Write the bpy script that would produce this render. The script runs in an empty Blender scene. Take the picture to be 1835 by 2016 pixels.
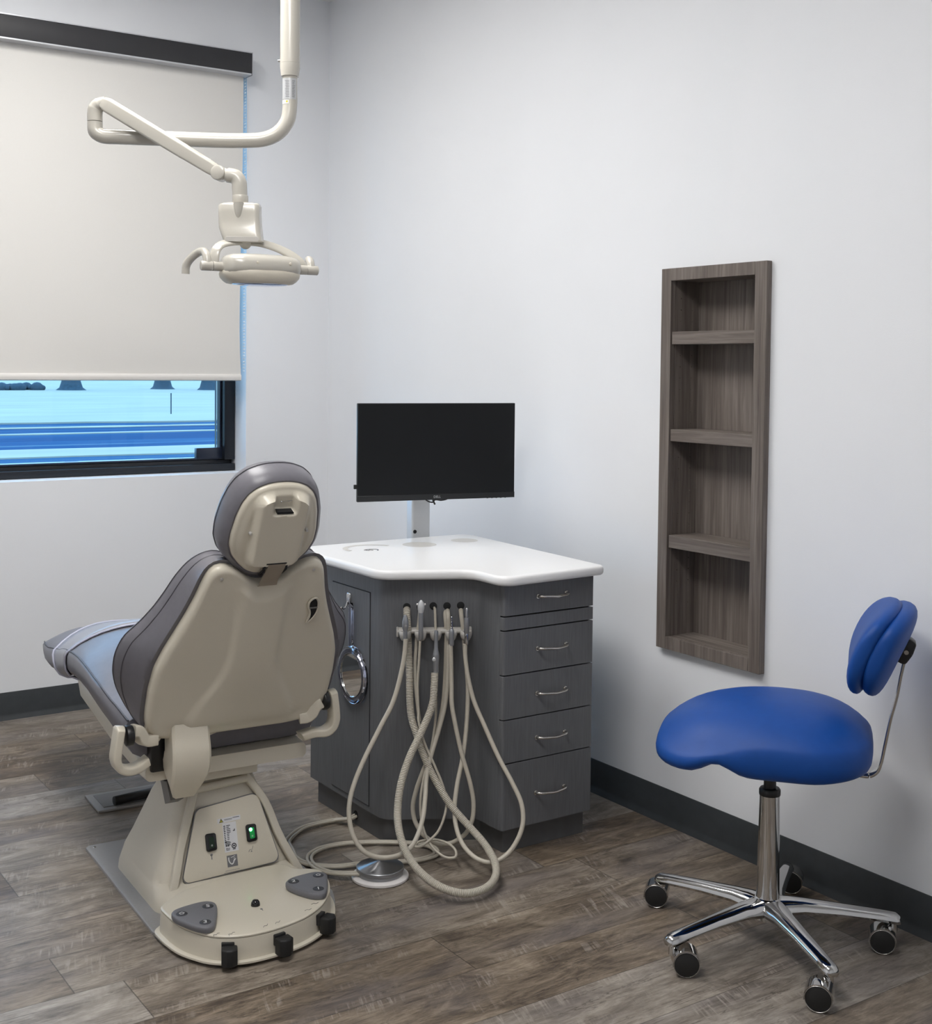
import bpy, bmesh, math, random
from mathutils import Vector, Matrix
PI = math.pi
R = math.radians
random.seed(7)
scene = bpy.context.scene
COL = scene.collection
V = Vector

# ------------------------------------------------------------------ materials
MATS = {}
def nodes_of(name):
    m = bpy.data.materials.new(name); m.use_nodes = True
    nt = m.node_tree; b = nt.nodes['Principled BSDF']
    MATS[name] = m
    return m, nt, b
def link(nt, a, b): nt.links.new(a, b)
def plain(name, col, rough=.5, metal=0.0, noise=0.0, nscale=30, bump=0.0, bscale=400, spec=.5, coat=0.0, stretch=(1, 1, 1), **kw):
    m, nt, b = nodes_of(name)
    b.inputs['Base Color'].default_value = (*col, 1)
    b.inputs['Roughness'].default_value = rough
    b.inputs['Metallic'].default_value = metal
    b.inputs['Specular IOR Level'].default_value = spec
    b.inputs['Coat Weight'].default_value = coat
    b.inputs['Coat Roughness'].default_value = .1
    tc = nt.nodes.new('ShaderNodeTexCoord')
    mp = nt.nodes.new('ShaderNodeMapping'); mp.inputs['Scale'].default_value = stretch
    link(nt, tc.outputs['Object'], mp.inputs['Vector'])
    if noise:
        n = nt.nodes.new('ShaderNodeTexNoise'); n.inputs['Scale'].default_value = nscale; n.inputs['Detail'].default_value = 5
        link(nt, mp.outputs[0], n.inputs['Vector'])
        r = nt.nodes.new('ShaderNodeMapRange'); r.inputs['To Min'].default_value = 1 - noise; r.inputs['To Max'].default_value = 1 + noise
        r.inputs['From Min'].default_value = .25; r.inputs['From Max'].default_value = .75
        link(nt, n.outputs['Fac'], r.inputs['Value'])
        mx = nt.nodes.new('ShaderNodeMix'); mx.data_type = 'RGBA'; mx.blend_type = 'MULTIPLY'
        mx.inputs['Factor'].default_value = 1
        mx.inputs['A'].default_value = (*col, 1)
        link(nt, r.outputs[0], mx.inputs['B'])
        link(nt, mx.outputs['Result'], b.inputs['Base Color'])
    if bump:
        n = nt.nodes.new('ShaderNodeTexNoise'); n.inputs['Scale'].default_value = bscale; n.inputs['Detail'].default_value = 3
        link(nt, mp.outputs[0], n.inputs['Vector'])
        bp = nt.nodes.new('ShaderNodeBump'); bp.inputs['Strength'].default_value = bump; bp.inputs['Distance'].default_value = .001
        link(nt, n.outputs['Fac'], bp.inputs['Height']); link(nt, bp.outputs[0], b.inputs['Normal'])
    return m

plain('wall_paint', (.805, .820, .846), .6, noise=.012, nscale=3, bump=.15, bscale=300, spec=.3)
plain('ceiling_paint', (.80, .80, .80), .8, bump=.1)
plain('rubber_base', (.042, .047, .051), .45, noise=.1, spec=.4)
plain('shell', (.66, .61, .505), .34, noise=.02, nscale=500, bump=.05, bscale=600, coat=.15)
plain('shell_matte', (.60, .555, .465), .45, noise=.03, nscale=500)
plain('lamp_shell', (.50, .475, .42), .22, noise=.012, nscale=300, coat=.3)
plain('vinyl_grey', (.155, .150, .170), .36, noise=.05, nscale=60, bump=.10, bscale=900, spec=.5)
plain('vinyl_seam', (.085, .082, .095), .5)
plain('vinyl_blue', (.006, .062, .29), .48, noise=.05, nscale=50, bump=.06, bscale=900, spec=.28)
plain('toe_cover', (.30, .30, .33), .30, noise=.02, nscale=40, spec=.6)
plain('toe_piping', (.50, .51, .62), .35)
plain('laminate', (.126, .130, .138), .42, noise=.14, nscale=40, stretch=(6, 6, .35), bump=.05, bscale=300)
plain('laminate_toe', (.095, .096, .098), .5, noise=.1, nscale=30)
plain('gap_black', (.008, .008, .009), .8)
plain('solid_surface', (.86, .86, .86), .28, noise=.012, nscale=500)
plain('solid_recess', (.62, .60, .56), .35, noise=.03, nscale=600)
plain('black_plastic', (.012, .012, .013), .38, noise=.1, nscale=200)
plain('black_rubber', (.012, .012, .012), .6, bump=.2, bscale=500)
plain('gloss_black', (.010, .010, .011), .08)
plain('screen', (.008, .009, .010), .42, noise=.05, nscale=4, spec=.25)
plain('bezel', (.014, .015, .016), .35)
plain('silver_plastic', (.60, .61, .62), .35, metal=.3)
plain('chrome', (.60, .595, .59), .07, metal=1, noise=.01)
plain('nickel', (.62, .60, .57), .25, metal=1, noise=.03)
plain('steel', (.55, .55, .56), .28, metal=1, noise=.04, nscale=200, stretch=(1, 1, 12))
plain('alu_grey', (.36, .37, .39), .38, metal=.75, noise=.03, nscale=300)
plain('hose_beige', (.50, .46, .385), .42, noise=.05, nscale=150)
plain('holder_grey', (.48, .46, .43), .35)
plain('base_plate', (.30, .29, .28), .42, metal=.2, noise=.04, nscale=120)
plain('pad_grey', (.16, .16, .175), .5, noise=.05, nscale=400, bump=.1, bscale=900)
plain('print_dark', (.045, .047, .055), .5)
plain('print_grey', (.16, .16, .17), .5)
plain('print_white', (.75, .75, .75), .5)
plain('sticker_white', (.72, .72, .74), .4)
plain('sticker_silver', (.50, .51, .52), .35, metal=.2)
plain('warn_yellow', (.55, .50, .05), .5)
plain('white_plastic', (.78, .75, .74), .35)
plain('window_frame', (.010, .012, .017), .35, noise=.1, spec=.5)
plain('window_sash', (.012, .018, .036), .3, spec=.6)
plain('blind_fabric', (.70, .685, .655), .85, noise=.025, nscale=900, bump=.25, bscale=1200, spec=.1)
plain('blind_bar', (.72, .70, .67), .6)
plain('valance_dark', (.030, .030, .033), .5, noise=.06)
plain('valance_rail', (.62, .63, .66), .3, metal=.4)
plain('bead', (.75, .75, .75), .4)
plain('snow', (.345, .30, .225), .9, noise=.12, nscale=1.4, stretch=(.5, .18, 1))
plain('bark', (.03, .05, .065), .9, noise=.3, nscale=12)
plain('green_dim', (.004, .02, .007), .4)
plain('mirror_glass', (.86, .87, .88), .02, metal=1)
plain('lens_glass', (.45, .58, .85), .06, metal=.8)
plain('link_grey', (.17, .165, .16), .45)
plain('screw_metal', (.72, .72, .72), .35, metal=.7)
plain('strip_metal', (.36, .31, .25), .40, metal=.35, noise=.03)

def emission(name, col, s):
    m, nt, b = nodes_of(name)
    b.inputs['Base Color'].default_value = (*[c * .5 for c in col], 1)
    b.inputs['Emission Color'].default_value = (*col, 1)
    b.inputs['Emission Strength'].default_value = s
    return m
emission('led_green', (.10, 1.0, .30), 14)
emission('switch_glow', (.0, .30, .06), .35)
emission('light_diffuser', (1.0, .985, .965), 17.0)
emission('light_diffuser_dim', (1.0, .985, .965), 17.0)

def glass(name, tint, ior=1.45, rough=.02):
    m, nt, b = nodes_of(name)
    out = nt.nodes['Material Output']
    t = nt.nodes.new('ShaderNodeBsdfTransparent'); t.inputs[0].default_value = (*tint, 1)
    g = nt.nodes.new('ShaderNodeBsdfGlossy'); g.inputs['Roughness'].default_value = rough
    f = nt.nodes.new('ShaderNodeFresnel'); f.inputs['IOR'].default_value = ior
    mx = nt.nodes.new('ShaderNodeMixShader')
    link(nt, f.outputs[0], mx.inputs[0]); link(nt, t.outputs[0], mx.inputs[1]); link(nt, g.outputs[0], mx.inputs[2])
    link(nt, mx.outputs[0], out.inputs['Surface'])
    return m
glass('window_glass', (.95, .98, 1.0), 1.22)
def clear_plastic():
    m, nt, b = nodes_of('clear_acrylic')
    b.inputs['Base Color'].default_value = (.86, .88, 1.0, 1); b.inputs['Roughness'].default_value = .03
    b.inputs['Transmission Weight'].default_value = 1; b.inputs['IOR'].default_value = 1.46
clear_plastic()

def spun_metal():
    m, nt, b = nodes_of('spun_steel')
    b.inputs['Base Color'].default_value = (.42, .42, .43, 1); b.inputs['Metallic'].default_value = 1
    b.inputs['Roughness'].default_value = .30; b.inputs['Anisotropic'].default_value = .92; b.inputs['Anisotropic Rotation'].default_value = .25
    tg = nt.nodes.new('ShaderNodeTangent'); tg.direction_type = 'RADIAL'; tg.axis = 'Z'
    link(nt, tg.outputs[0], b.inputs['Tangent'])
spun_metal()

class NG:
    """small helper for chained maths nodes"""
    def __init__(s, nt): s.nt = nt
    def m(s, op, a, b=None, c=None):
        n = s.nt.nodes.new('ShaderNodeMath'); n.operation = op
        for i, x in enumerate((a, b, c)):
            if x is None: continue
            if isinstance(x, (int, float)): n.inputs[i].default_value = x
            else: s.nt.links.new(x, n.inputs[i])
        return n.outputs[0]
    def comb(s, x, y, z):
        n = s.nt.nodes.new('ShaderNodeCombineXYZ')
        for i, v in enumerate((x, y, z)):
            if isinstance(v, (int, float)): n.inputs[i].default_value = v
            else: s.nt.links.new(v, n.inputs[i])
        return n.outputs[0]
    def noise(s, vec, scale, detail=4, rough=.55, dist=0):
        n = s.nt.nodes.new('ShaderNodeTexNoise'); n.inputs['Scale'].default_value = scale
        n.inputs['Detail'].default_value = detail; n.inputs['Roughness'].default_value = rough; n.inputs['Distortion'].default_value = dist
        s.nt.links.new(vec, n.inputs['Vector']); return n.outputs['Fac']
    def white(s, vec):
        n = s.nt.nodes.new('ShaderNodeTexWhiteNoise'); n.noise_dimensions = '3D'
        s.nt.links.new(vec, n.inputs['Vector']); return n.outputs['Value'], n.outputs['Color']
    def ramp(s, fac, stops):
        n = s.nt.nodes.new('ShaderNodeValToRGB'); e = n.color_ramp.elements
        while len(e) < len(stops): e.new(.5)
        for k, (p, c) in enumerate(stops):
            e[k].position = p; e[k].color = (*c, 1) if len(c) == 3 else c
        s.nt.links.new(fac, n.inputs[0]); return n.outputs[0]
    def mix(s, f, a, b, mode='MIX'):
        n = s.nt.nodes.new('ShaderNodeMix'); n.data_type = 'RGBA'; n.blend_type = mode
        for k, x in (('Factor', f), ('A', a), ('B', b)):
            if isinstance(x, (int, float)): n.inputs[k].default_value = x
            elif isinstance(x, tuple): n.inputs[k].default_value = (*x, 1)
            else: s.nt.links.new(x, n.inputs[k])
        return n.outputs['Result']

def floor_mat():
    m, nt, b = nodes_of('plank_floor'); g = NG(nt)
    tc = nt.nodes.new('ShaderNodeTexCoord'); sp = nt.nodes.new('ShaderNodeSeparateXYZ')
    link(nt, tc.outputs['Object'], sp.inputs[0]); x, y = sp.outputs[0], sp.outputs[1]
    W, Ln = .182, 1.22
    u = g.m('DIVIDE', g.m('ADD', x, .055), W); row = g.m('FLOOR', u); fu = g.m('FRACT', u)
    rv, _ = g.white(g.comb(row, 3.1, 0.5))
    v = g.m('ADD', g.m('DIVIDE', y, Ln), g.m('MULTIPLY', rv, 7.0)); colr = g.m('FLOOR', v); fv = g.m('FRACT', v)
    idv, idc = g.white(g.comb(row, colr, 1.7))
    off = g.m('MULTIPLY', idv, 37.0)
    # broad tone along the plank
    p1 = g.comb(g.m('MULTIPLY', x, 13), g.m('MULTIPLY', y, 5.0), off)
    broad = g.noise(p1, 1.0, 7, .66, 1.0)
    p2 = g.comb(g.m('MULTIPLY', x, 170), g.m('MULTIPLY', y, 20), off)
    fine = g.noise(p2, 1.0, 8, .78, .6)
    p2b = g.comb(g.m('MULTIPLY', x, 34), g.m('MULTIPLY', y, 5), off)
    mid = g.noise(p2b, 1.0, 4, .6, 1.2)
    # saw marks: short strokes across the board
    p3 = g.comb(g.m('ADD', g.m('MULTIPLY', x, 11), g.m('MULTIPLY', y, 6)), g.m('ADD', g.m('MULTIPLY', y, 82), g.m('MULTIPLY', x, 26)), off)
    saw = g.noise(p3, 1.0, 4, .62, .9)
    p4 = g.comb(g.m('MULTIPLY', x, 13), g.m('MULTIPLY', y, 4.5), g.m('ADD', off, 9.0))
    sawmask = g.noise(p4, 1.0, 2, .5)
    sawm = g.m('MULTIPLY', g.m('MINIMUM', g.m('MAXIMUM', g.m('MULTIPLY', g.m('SUBTRACT', sawmask, .54), 9.0), 0.0), 1.0),
               g.m('MINIMUM', g.m('MAXIMUM', g.m('MULTIPLY', g.m('SUBTRACT', saw, .50), 7.0), 0.0), 1.0))
    tone = g.m('ADD', g.m('ADD', g.m('MULTIPLY', broad, .48), g.m('MULTIPLY', fine, .34)), g.m('ADD', g.m('MULTIPLY', mid, .18), g.m('MULTIPLY', g.m('SUBTRACT', idv, .5), .13)))
    tone = g.m('ADD', g.m('MULTIPLY', g.m('SUBTRACT', tone, .5), 1.35), .5)
    c = g.ramp(tone, [(.27, (.036, .027, .020)), (.39, (.094, .073, .055)), (.50, (.180, .145, .110)), (.61, (.285, .236, .185)), (.76, (.45, .385, .31))])
    hue = g.ramp(idv, [(0, (1.07, 1.0, .90)), (.5, (1, 1, 1)), (1, (.90, .97, 1.08))])
    c = g.mix(1.0, c, hue, 'MULTIPLY')
    p5 = g.comb(g.m('MULTIPLY', x, 6), g.m('MULTIPLY', y, 2), g.m('ADD', off, 4.0))
    gm = g.noise(p5, 1.0, 3, .5)
    c = g.mix(g.m('MULTIPLY', g.m('MINIMUM', g.m('MAXIMUM', g.m('MULTIPLY', g.m('SUBTRACT', gm, .5), 5), 0), 1), .5), c, (.150, .134, .138))
    c = g.mix(g.m('MULTIPLY', sawm, .5), c, (.40, .355, .31))
    p6 = g.comb(g.m('MULTIPLY', x, 16), g.m('MULTIPLY', y, .9), g.m('ADD', off, 2.0))
    ck = g.noise(p6, 1.0, 6, .6, 1.5)
    crack = g.m('LESS_THAN', g.m('ABSOLUTE', g.m('SUBTRACT', ck, .56)), .006)
    c = g.mix(g.m('MULTIPLY', crack, .55), c, (.045, .034, .028))
    # gaps
    eu = g.m('MINIMUM', fu, g.m('SUBTRACT', 1.0, fu)); ev = g.m('MINIMUM', fv, g.m('SUBTRACT', 1.0, fv))
    gap = g.m('MAXIMUM', g.m('LESS_THAN', eu, .0055), g.m('LESS_THAN', ev, .0011))
    c = g.mix(g.m('MULTIPLY', gap, .6), c, (.018, .014, .012))
    link(nt, c, b.inputs['Base Color'])
    rr = nt.nodes.new('ShaderNodeMapRange'); rr.inputs['To Min'].default_value = .36; rr.inputs['To Max'].default_value = .52
    link(nt, fine, rr.inputs['Value']); link(nt, rr.outputs[0], b.inputs['Roughness'])
    b.inputs['Specular IOR Level'].default_value = .4
    h = g.m('SUBTRACT', g.m('MULTIPLY', fine, .5), g.m('MULTIPLY', gap, .9))
    bp = nt.nodes.new('ShaderNodeBump'); bp.inputs['Strength'].default_value = .25; bp.inputs['Distance'].default_value = .002
    link(nt, h, bp.inputs['Height']); link(nt, bp.outputs[0], b.inputs['Normal'])
floor_mat()

def wood_mat(name, axis):
    m, nt, b = nodes_of(name); g = NG(nt)
    tc = nt.nodes.new('ShaderNodeTexCoord'); mp = nt.nodes.new('ShaderNodeMapping')
    mp.inputs['Scale'].default_value = (110, 110, 4) if axis == 'Z' else (4, 110, 110)
    link(nt, tc.outputs['Object'], mp.inputs['Vector'])
    n1 = g.noise(mp.outputs[0], 1.0, 5, .6, .6)
    mp2 = nt.nodes.new('ShaderNodeMapping'); mp2.inputs['Scale'].default_value = (22, 22, 1.2) if axis == 'Z' else (1.2, 22, 22)
    link(nt, tc.outputs['Object'], mp2.inputs['Vector'])
    n2 = g.noise(mp2.outputs[0], 1.0, 4, .6, .8)
    t = g.m('ADD', g.m('MULTIPLY', n1, .55), g.m('MULTIPLY', n2, .45))
    c = g.ramp(t, [(.32, (.088, .071, .062)), (.5, (.158, .134, .118)), (.68, (.25, .217, .193))])
    link(nt, c, b.inputs['Base Color']); b.inputs['Roughness'].default_value = .5; b.inputs['Specular IOR Level'].default_value = .3
wood_mat('shelf_wood', 'Z'); wood_mat('shelf_wood_across', 'X')

def ribbed():
    m, nt, b = nodes_of('ribbed_hose'); g = NG(nt)
    b.inputs['Base Color'].default_value = (.51, .47, .395, 1); b.inputs['Roughness'].default_value = .33
    tc = nt.nodes.new('ShaderNodeTexCoord'); sp = nt.nodes.new('ShaderNodeSeparateXYZ'); link(nt, tc.outputs['UV'], sp.inputs[0])
    s = g.m('SINE', g.m('MULTIPLY', sp.outputs[0], 2 * PI / .0042))
    bp = nt.nodes.new('ShaderNodeBump'); bp.inputs['Strength'].default_value = .6; bp.inputs['Distance'].default_value = .0015
    link(nt, s, bp.inputs['Height']); link(nt, bp.outputs[0], b.inputs['Normal'])
ribbed()

def road_mat():
    m, nt, b = nodes_of('blue_cast_road'); g = NG(nt)
    tc = nt.nodes.new('ShaderNodeTexCoord'); mp = nt.nodes.new('ShaderNodeMapping'); mp.inputs['Scale'].default_value = (1.1, .05, 1)
    link(nt, tc.outputs['Object'], mp.inputs['Vector'])
    n = g.noise(mp.outputs[0], 1.0, 5, .55, .6)
    c = g.ramp(n, [(.36, (.006, .038, .10)), (.5, (.009, .050, .122)), (.60, (.03, .085, .15)), (.72, (.24, .27, .22))])  # asphalt takes the outdoor light's blue cast into its colour; pale stops are snow
    link(nt, c, b.inputs['Base Color']); b.inputs['Roughness'].default_value = .9; b.inputs['Specular IOR Level'].default_value = .08
road_mat()

# ------------------------------------------------------------------ mesh helpers
class MB:
    def __init__(s): s.bm = bmesh.new(); s.uv = None
    def box(s, lo, hi, bev=0, seg=2, mat=None):
        t = bmesh.new()
        bmesh.ops.create_cube(t, size=1)
        for v in t.verts:
            v.co = V([lo[i] + (v.co[i] + .5) * (hi[i] - lo[i]) for i in range(3)])
        if bev: bmesh.ops.bevel(t, geom=t.edges[:] , offset=bev, segments=seg, affect='EDGES', profile=.5)
        return s.merge(t, mat)
    def merge(s, t, mat=None):
        if mat: bmesh.ops.transform(t, matrix=mat, verts=t.verts)
        me = bpy.data.meshes.new('tmp'); t.to_mesh(me); t.free(); s.bm.from_mesh(me); bpy.data.meshes.remove(me)
        return s
    def prism(s, outline, z0, z1, bev=0, seg=3, mat=None, bottom=False):
        t = bmesh.new()
        vs = [t.verts.new((p[0], p[1], z0)) for p in outline]
        f = t.faces.new(vs)
        r = bmesh.ops.extrude_face_region(t, geom=[f])
        top = [e for e in r['geom'] if isinstance(e, bmesh.types.BMFace)][0]
        for v in top.verts: v.co.z = z1
        if bev:
            ed = list(top.edges) + (list(f.edges) if bottom and f.is_valid else [])
            bmesh.ops.bevel(t, geom=ed, offset=bev, segments=seg, affect='EDGES', profile=.5)
        bmesh.ops.recalc_face_normals(t, faces=t.faces)
        return s.merge(t, mat)
    def loft(s, rings, cap0=True, cap1=True, closed=True, mat=None):
        t = bmesh.new()
        L = [[t.verts.new(p) for p in r] for r in rings]
        n = len(rings[0])
        for a, b in zip(L, L[1:]):
            for i in range(n if closed else n - 1):
                j = (i + 1) % n
                try: t.faces.new((a[i], a[j], b[j], b[i]))
                except ValueError: pass
        if cap0: t.faces.new(L[0][::-1])
        if cap1: t.faces.new(L[-1])
        bmesh.ops.recalc_face_normals(t, faces=t.faces)
        return s.merge(t, mat)
    def lathe(s, prof, seg=32, mat=None):
        """prof: list of (r, z); r=0 makes a pole"""
        t = bmesh.new(); rows = []
        for r, z in prof:
            if r < 1e-6: rows.append([t.verts.new((0, 0, z))])
            else: rows.append([t.verts.new((r * math.cos(2 * PI * k / seg), r * math.sin(2 * PI * k / seg), z)) for k in range(seg)])
        for a, b in zip(rows, rows[1:]):
            for i in range(seg):
                j = (i + 1) % seg
                q = [a[i % len(a)], a[j % len(a)], b[j % len(b)], b[i % len(b)]]
                u = []
                for w in q:
                    if w not in u: u.append(w)
                if len(u) > 2: t.faces.new(u)
        if len(rows[0]) > 1: t.faces.new(rows[0][::-1])
        if len(rows[-1]) > 1: t.faces.new(rows[-1])
        bmesh.ops.recalc_face_normals(t, faces=t.faces)
        return s.merge(t, mat)
    def cyl(s, a, b, r, seg=24, r2=None, bev=0):
        a, b = V(a), V(b); d = b - a; L = d.length
        m = Matrix.Translation(a) @ d.to_track_quat('Z', 'Y').to_matrix().to_4x4()
        r2 = r if r2 is None else r2
        pr = [(r, 0), (r2, L)] if not bev else [(r - bev, 0), (r - bev * .3, bev * .3), (r, bev), (r2, L - bev), (r2 - bev * .3, L - bev * .3), (r2 - bev, L)]
        return s.lathe(pr, seg, m)
    def ball(s, c, r, seg=20, sc=(1, 1, 1)):
        t = bmesh.new(); bmesh.ops.create_uvsphere(t, u_segments=seg, v_segments=seg // 2 + 2, radius=r)
        for v in t.verts: v.co = V((v.co[i] * sc[i] + c[i] for i in range(3)))
        return s.merge(t)
    def tube(s, pts, r, seg=12, closed=False, uv=False, sect=None, up=None):
        """sweep; r number or list; sect optional list of (x,y) profile scaled by 1"""
        pts = [V(p) for p in pts]; n = len(pts)
        t = bmesh.new(); uvl = t.loops.layers.uv.new('UVMap') if uv else None
        tang = []
        for i in range(n):
            if closed: d = pts[(i + 1) % n] - pts[i - 1]
            else: d = pts[min(i + 1, n - 1)] - pts[max(i - 1, 0)]
            tang.append(d.normalized())
        u = V(up) if up else (V((0, 0, 1)) if abs(tang[0].z) < .9 else V((1, 0, 0)))
        rings = []; dist = [0]
        for i in range(n):
            tg = tang[i]
            if up: u = V(up)
            u = (u - tg * u.dot(tg)).normalized(); w = tg.cross(u)
            rr = r[i] if isinstance(r, (list, tuple)) else r
            if sect: ring = [pts[i] + w * (x * rr) + u * (y * rr) for x, y in sect]
            else: ring = [pts[i] + (w * math.cos(2 * PI * k / seg) + u * math.sin(2 * PI * k / seg)) * rr for k in range(seg)]
            rings.append([t.verts.new(p) for p in ring])
            if i: dist.append(dist[-1] + (pts[i] - pts[i - 1]).length)
        m = len(rings[0])
        for i in range(n if closed else n - 1):
            a, b = rings[i], rings[(i + 1) % n]
            for k in range(m):
                j = (k + 1) % m
                f = t.faces.new((a[k], a[j], b[j], b[k]))
                if uvl:
                    da, db = dist[i], dist[(i + 1) % n]
                    for lp, (uu, vv) in zip(f.loops, ((da, k / m), (da, (k + 1) / m), (db, (k + 1) / m), (db, k / m))): lp[uvl].uv = (uu, vv)
        if not closed:
            t.faces.new(rings[0][::-1]); t.faces.new(rings[-1])
        bmesh.ops.recalc_face_normals(t, faces=t.faces)
        return s.merge(t)
    def build(s, name, mat, parent=None, smooth=40, local=False):
        me = bpy.data.meshes.new(name); s.bm.to_mesh(me); s.bm.free()
        return finish(me, name, mat, parent, smooth, local)

def world_of(o):
    m = o.matrix_basis.copy(); p = o.parent
    while p is not None: m = p.matrix_basis @ m; p = p.parent
    return m
def finish(me, name, mat, parent=None, smooth=40, local=False):
    if smooth:
        for p in me.polygons: p.use_smooth = True
        me.set_sharp_from_angle(angle=R(smooth))
    me.materials.append(MATS[mat] if isinstance(mat, str) else mat)
    o = bpy.data.objects.new(name, me); COL.objects.link(o)
    if parent is not None:
        o.parent = parent
        if not local: me.transform(world_of(parent).inverted())
    return o

def tag(o, label, cat, group=None):
    o['label'] = label; o['category'] = cat
    if group: o['group'] = group
    return o
def thing(name, label, cat, loc=(0, 0, 0), rz=0, group=None):
    o = bpy.data.objects.new(name, None); COL.objects.link(o); o.location = loc; o.rotation_euler = (0, 0, rz)
    o.empty_display_size = .1
    return tag(o, label, cat, group)
def struct(o): o['kind'] = 'structure'; return o

def catmull(pts, sub=8, closed=False):
    P = [V(p) for p in pts]; n = len(P); out = []
    rng = n if closed else n - 1
    for i in range(rng):
        p0 = P[(i - 1) % n] if closed or i > 0 else P[0] * 2 - P[1]
        p1 = P[i]; p2 = P[(i + 1) % n]
        p3 = P[(i + 2) % n] if closed or i + 2 < n else P[-1] * 2 - P[-2]
        # centripetal
        t0 = 0; t1 = t0 + max((p1 - p0).length, 1e-6) ** .5; t2 = t1 + max((p2 - p1).length, 1e-6) ** .5; t3 = t2 + max((p3 - p2).length, 1e-6) ** .5
        for k in range(sub):
            t = t1 + (t2 - t1) * k / sub
            A1 = p0 * ((t1 - t) / (t1 - t0)) + p1 * ((t - t0) / (t1 - t0)); A2 = p1 * ((t2 - t) / (t2 - t1)) + p2 * ((t - t1) / (t2 - t1)); A3 = p2 * ((t3 - t) / (t3 - t2)) + p3 * ((t - t2) / (t3 - t2))
            B1 = A1 * ((t2 - t) / (t2 - t0)) + A2 * ((t - t0) / (t2 - t0)); B2 = A2 * ((t3 - t) / (t3 - t1)) + A3 * ((t - t1) / (t3 - t1))
            out.append(B1 * ((t2 - t) / (t2 - t1)) + B2 * ((t - t1) / (t2 - t1)))
    if not closed: out.append(P[-1])
    return out
def fillet(pts, rads, seg=6):
    n = len(pts); out = []
    for i in range(n):
        p = V((*pts[i], 0)); a = V((*pts[i - 1], 0)); b = V((*pts[(i + 1) % n], 0))
        r = rads[i] if isinstance(rads, (list, tuple)) else rads
        if r <= 0: out.append((p.x, p.y)); continue
        da = (a - p).normalized(); db = (b - p).normalized(); ang = da.angle(db); d = r / math.tan(ang / 2)
        d = min(d, .49 * (a - p).length, .49 * (b - p).length); r2 = d * math.tan(ang / 2)
        c = p + (da + db).normalized() * (r2 / math.sin(ang / 2)); s0 = p + da * d - c; s1 = p + db * d - c
        tot = s0.angle(s1); cr = 1 if s0.cross(s1).z > 0 else -1
        for k in range(seg + 1):
            w = Matrix.Rotation(cr * tot * k / seg, 3, 'Z') @ s0 + c; out.append((w.x, w.y))
    return out
def rrect(x0, y0, x1, y1, r, seg=5): return fillet([(x0, y0), (x1, y0), (x1, y1), (x0, y1)], r, seg)
def frame_mat(o, x, y, z):
    x, y, z, o = V(x).normalized(), V(y).normalized(), V(z).normalized(), V(o)
    return Matrix(((x.x, y.x, z.x, o.x), (x.y, y.y, z.y, o.y), (x.z, y.z, z.z, o.z), (0, 0, 0, 1)))
def interp(tab, x):
    if x <= tab[0][0]: return tab[0][1]
    for (a, va), (b, vb) in zip(tab, tab[1:]):
        if x <= b:
            t = (x - a) / (b - a); t = t * t * (3 - 2 * t) * .5 + t * .5
            return va + (vb - va) * t
    return tab[-1][1]
def sstep(a, b, x):
    t = min(1, max(0, (x - a) / (b - a))); return t * t * (3 - 2 * t)
def text_obj(txt, size, mat4, mat, name, parent, extrude=.0003):
    cu = bpy.data.curves.new('t', 'FONT'); cu.body = txt; cu.size = size; cu.extrude = extrude; cu.align_x = 'CENTER'; cu.align_y = 'CENTER'
    tmp = bpy.data.objects.new('t', cu); COL.objects.link(tmp)
    dg = bpy.context.evaluated_depsgraph_get(); me = bpy.data.meshes.new_from_object(tmp.evaluated_get(dg))
    bpy.data.objects.remove(tmp); bpy.data.curves.remove(cu)
    me.materials.clear(); me.name = name
    me.transform(mat4)
    return finish(me, name, mat, parent, 0, local=True)

# ------------------------------------------------------------------ room
H = 2.79; XR = 5.6; YF = -3.7
WY0, WY1, WZ0, WZ1 = -2.35, -.3695, .8635, 2.47            # window opening
NX0, NX1, NZ0, NZ1 = 2.058, 2.397, .528, 1.555             # niche opening
struct(MB().box((-.22, YF - .15, -.12), (XR + .15, .22, 0)).build('floor', 'plank_floor', smooth=0))
struct(MB().box((-.22, YF - .15, H), (XR + .15, .22, H + .1)).build('ceiling', 'ceiling_paint', smooth=0))
w = MB(); w.box((-.22, YF - .15, 0), (0, WY0, H)); w.box((-.22, WY1, 0), (0, .22, H)); w.box((-.22, WY0, 0), (0, WY1, WZ0)); w.box((-.22, WY0, WZ1), (0, WY1, H))
struct(w.build('wall_left', 'wall_paint', smooth=0))
w = MB(); w.box((0, 0, 0), (NX0, .22, H)); w.box((NX1, 0, 0), (XR + .15, .22, H)); w.box((NX0, 0, 0), (NX1, .22, NZ0)); w.box((NX0, 0, NZ1), (NX1, .22, H)); w.box((NX0, .11, NZ0), (NX1, .22, NZ1))
struct(w.build('wall_right', 'wall_paint', smooth=0))
struct(MB().box((XR, YF, 0), (XR + .15, 0, H)).build('wall_back', 'wall_paint', smooth=0))
struct(MB().box((0, YF - .15, 0), (XR + .15, YF, H)).build('wall_front', 'wall_paint', smooth=0))
bprof = [(0, 0), (.013, 0), (.0115, .004), (.006, .014), (.004, .022), (.0035, .097), (.002, .1), (0, .1)]
def skirting(name, a, b, inward):
    a, b, n = V(a), V(b), V(inward)
    struct(MB().loft([[a + n * x + V((0, 0, z)) for x, z in bprof], [b + n * x + V((0, 0, z)) for x, z in bprof]]).build(name, 'rubber_base', smooth=30))
skirting('baseboard_left', (0.0005, YF, 0), (0.0005, 0, 0), (1, 0, 0))
skirting('baseboard_right', (0, -.0005, 0), (XR, -.0005, 0), (0, -1, 0))
skirting('baseboard_back', (XR - .0005, YF, 0), (XR - .0005, 0, 0), (-1, 0, 0))
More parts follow.
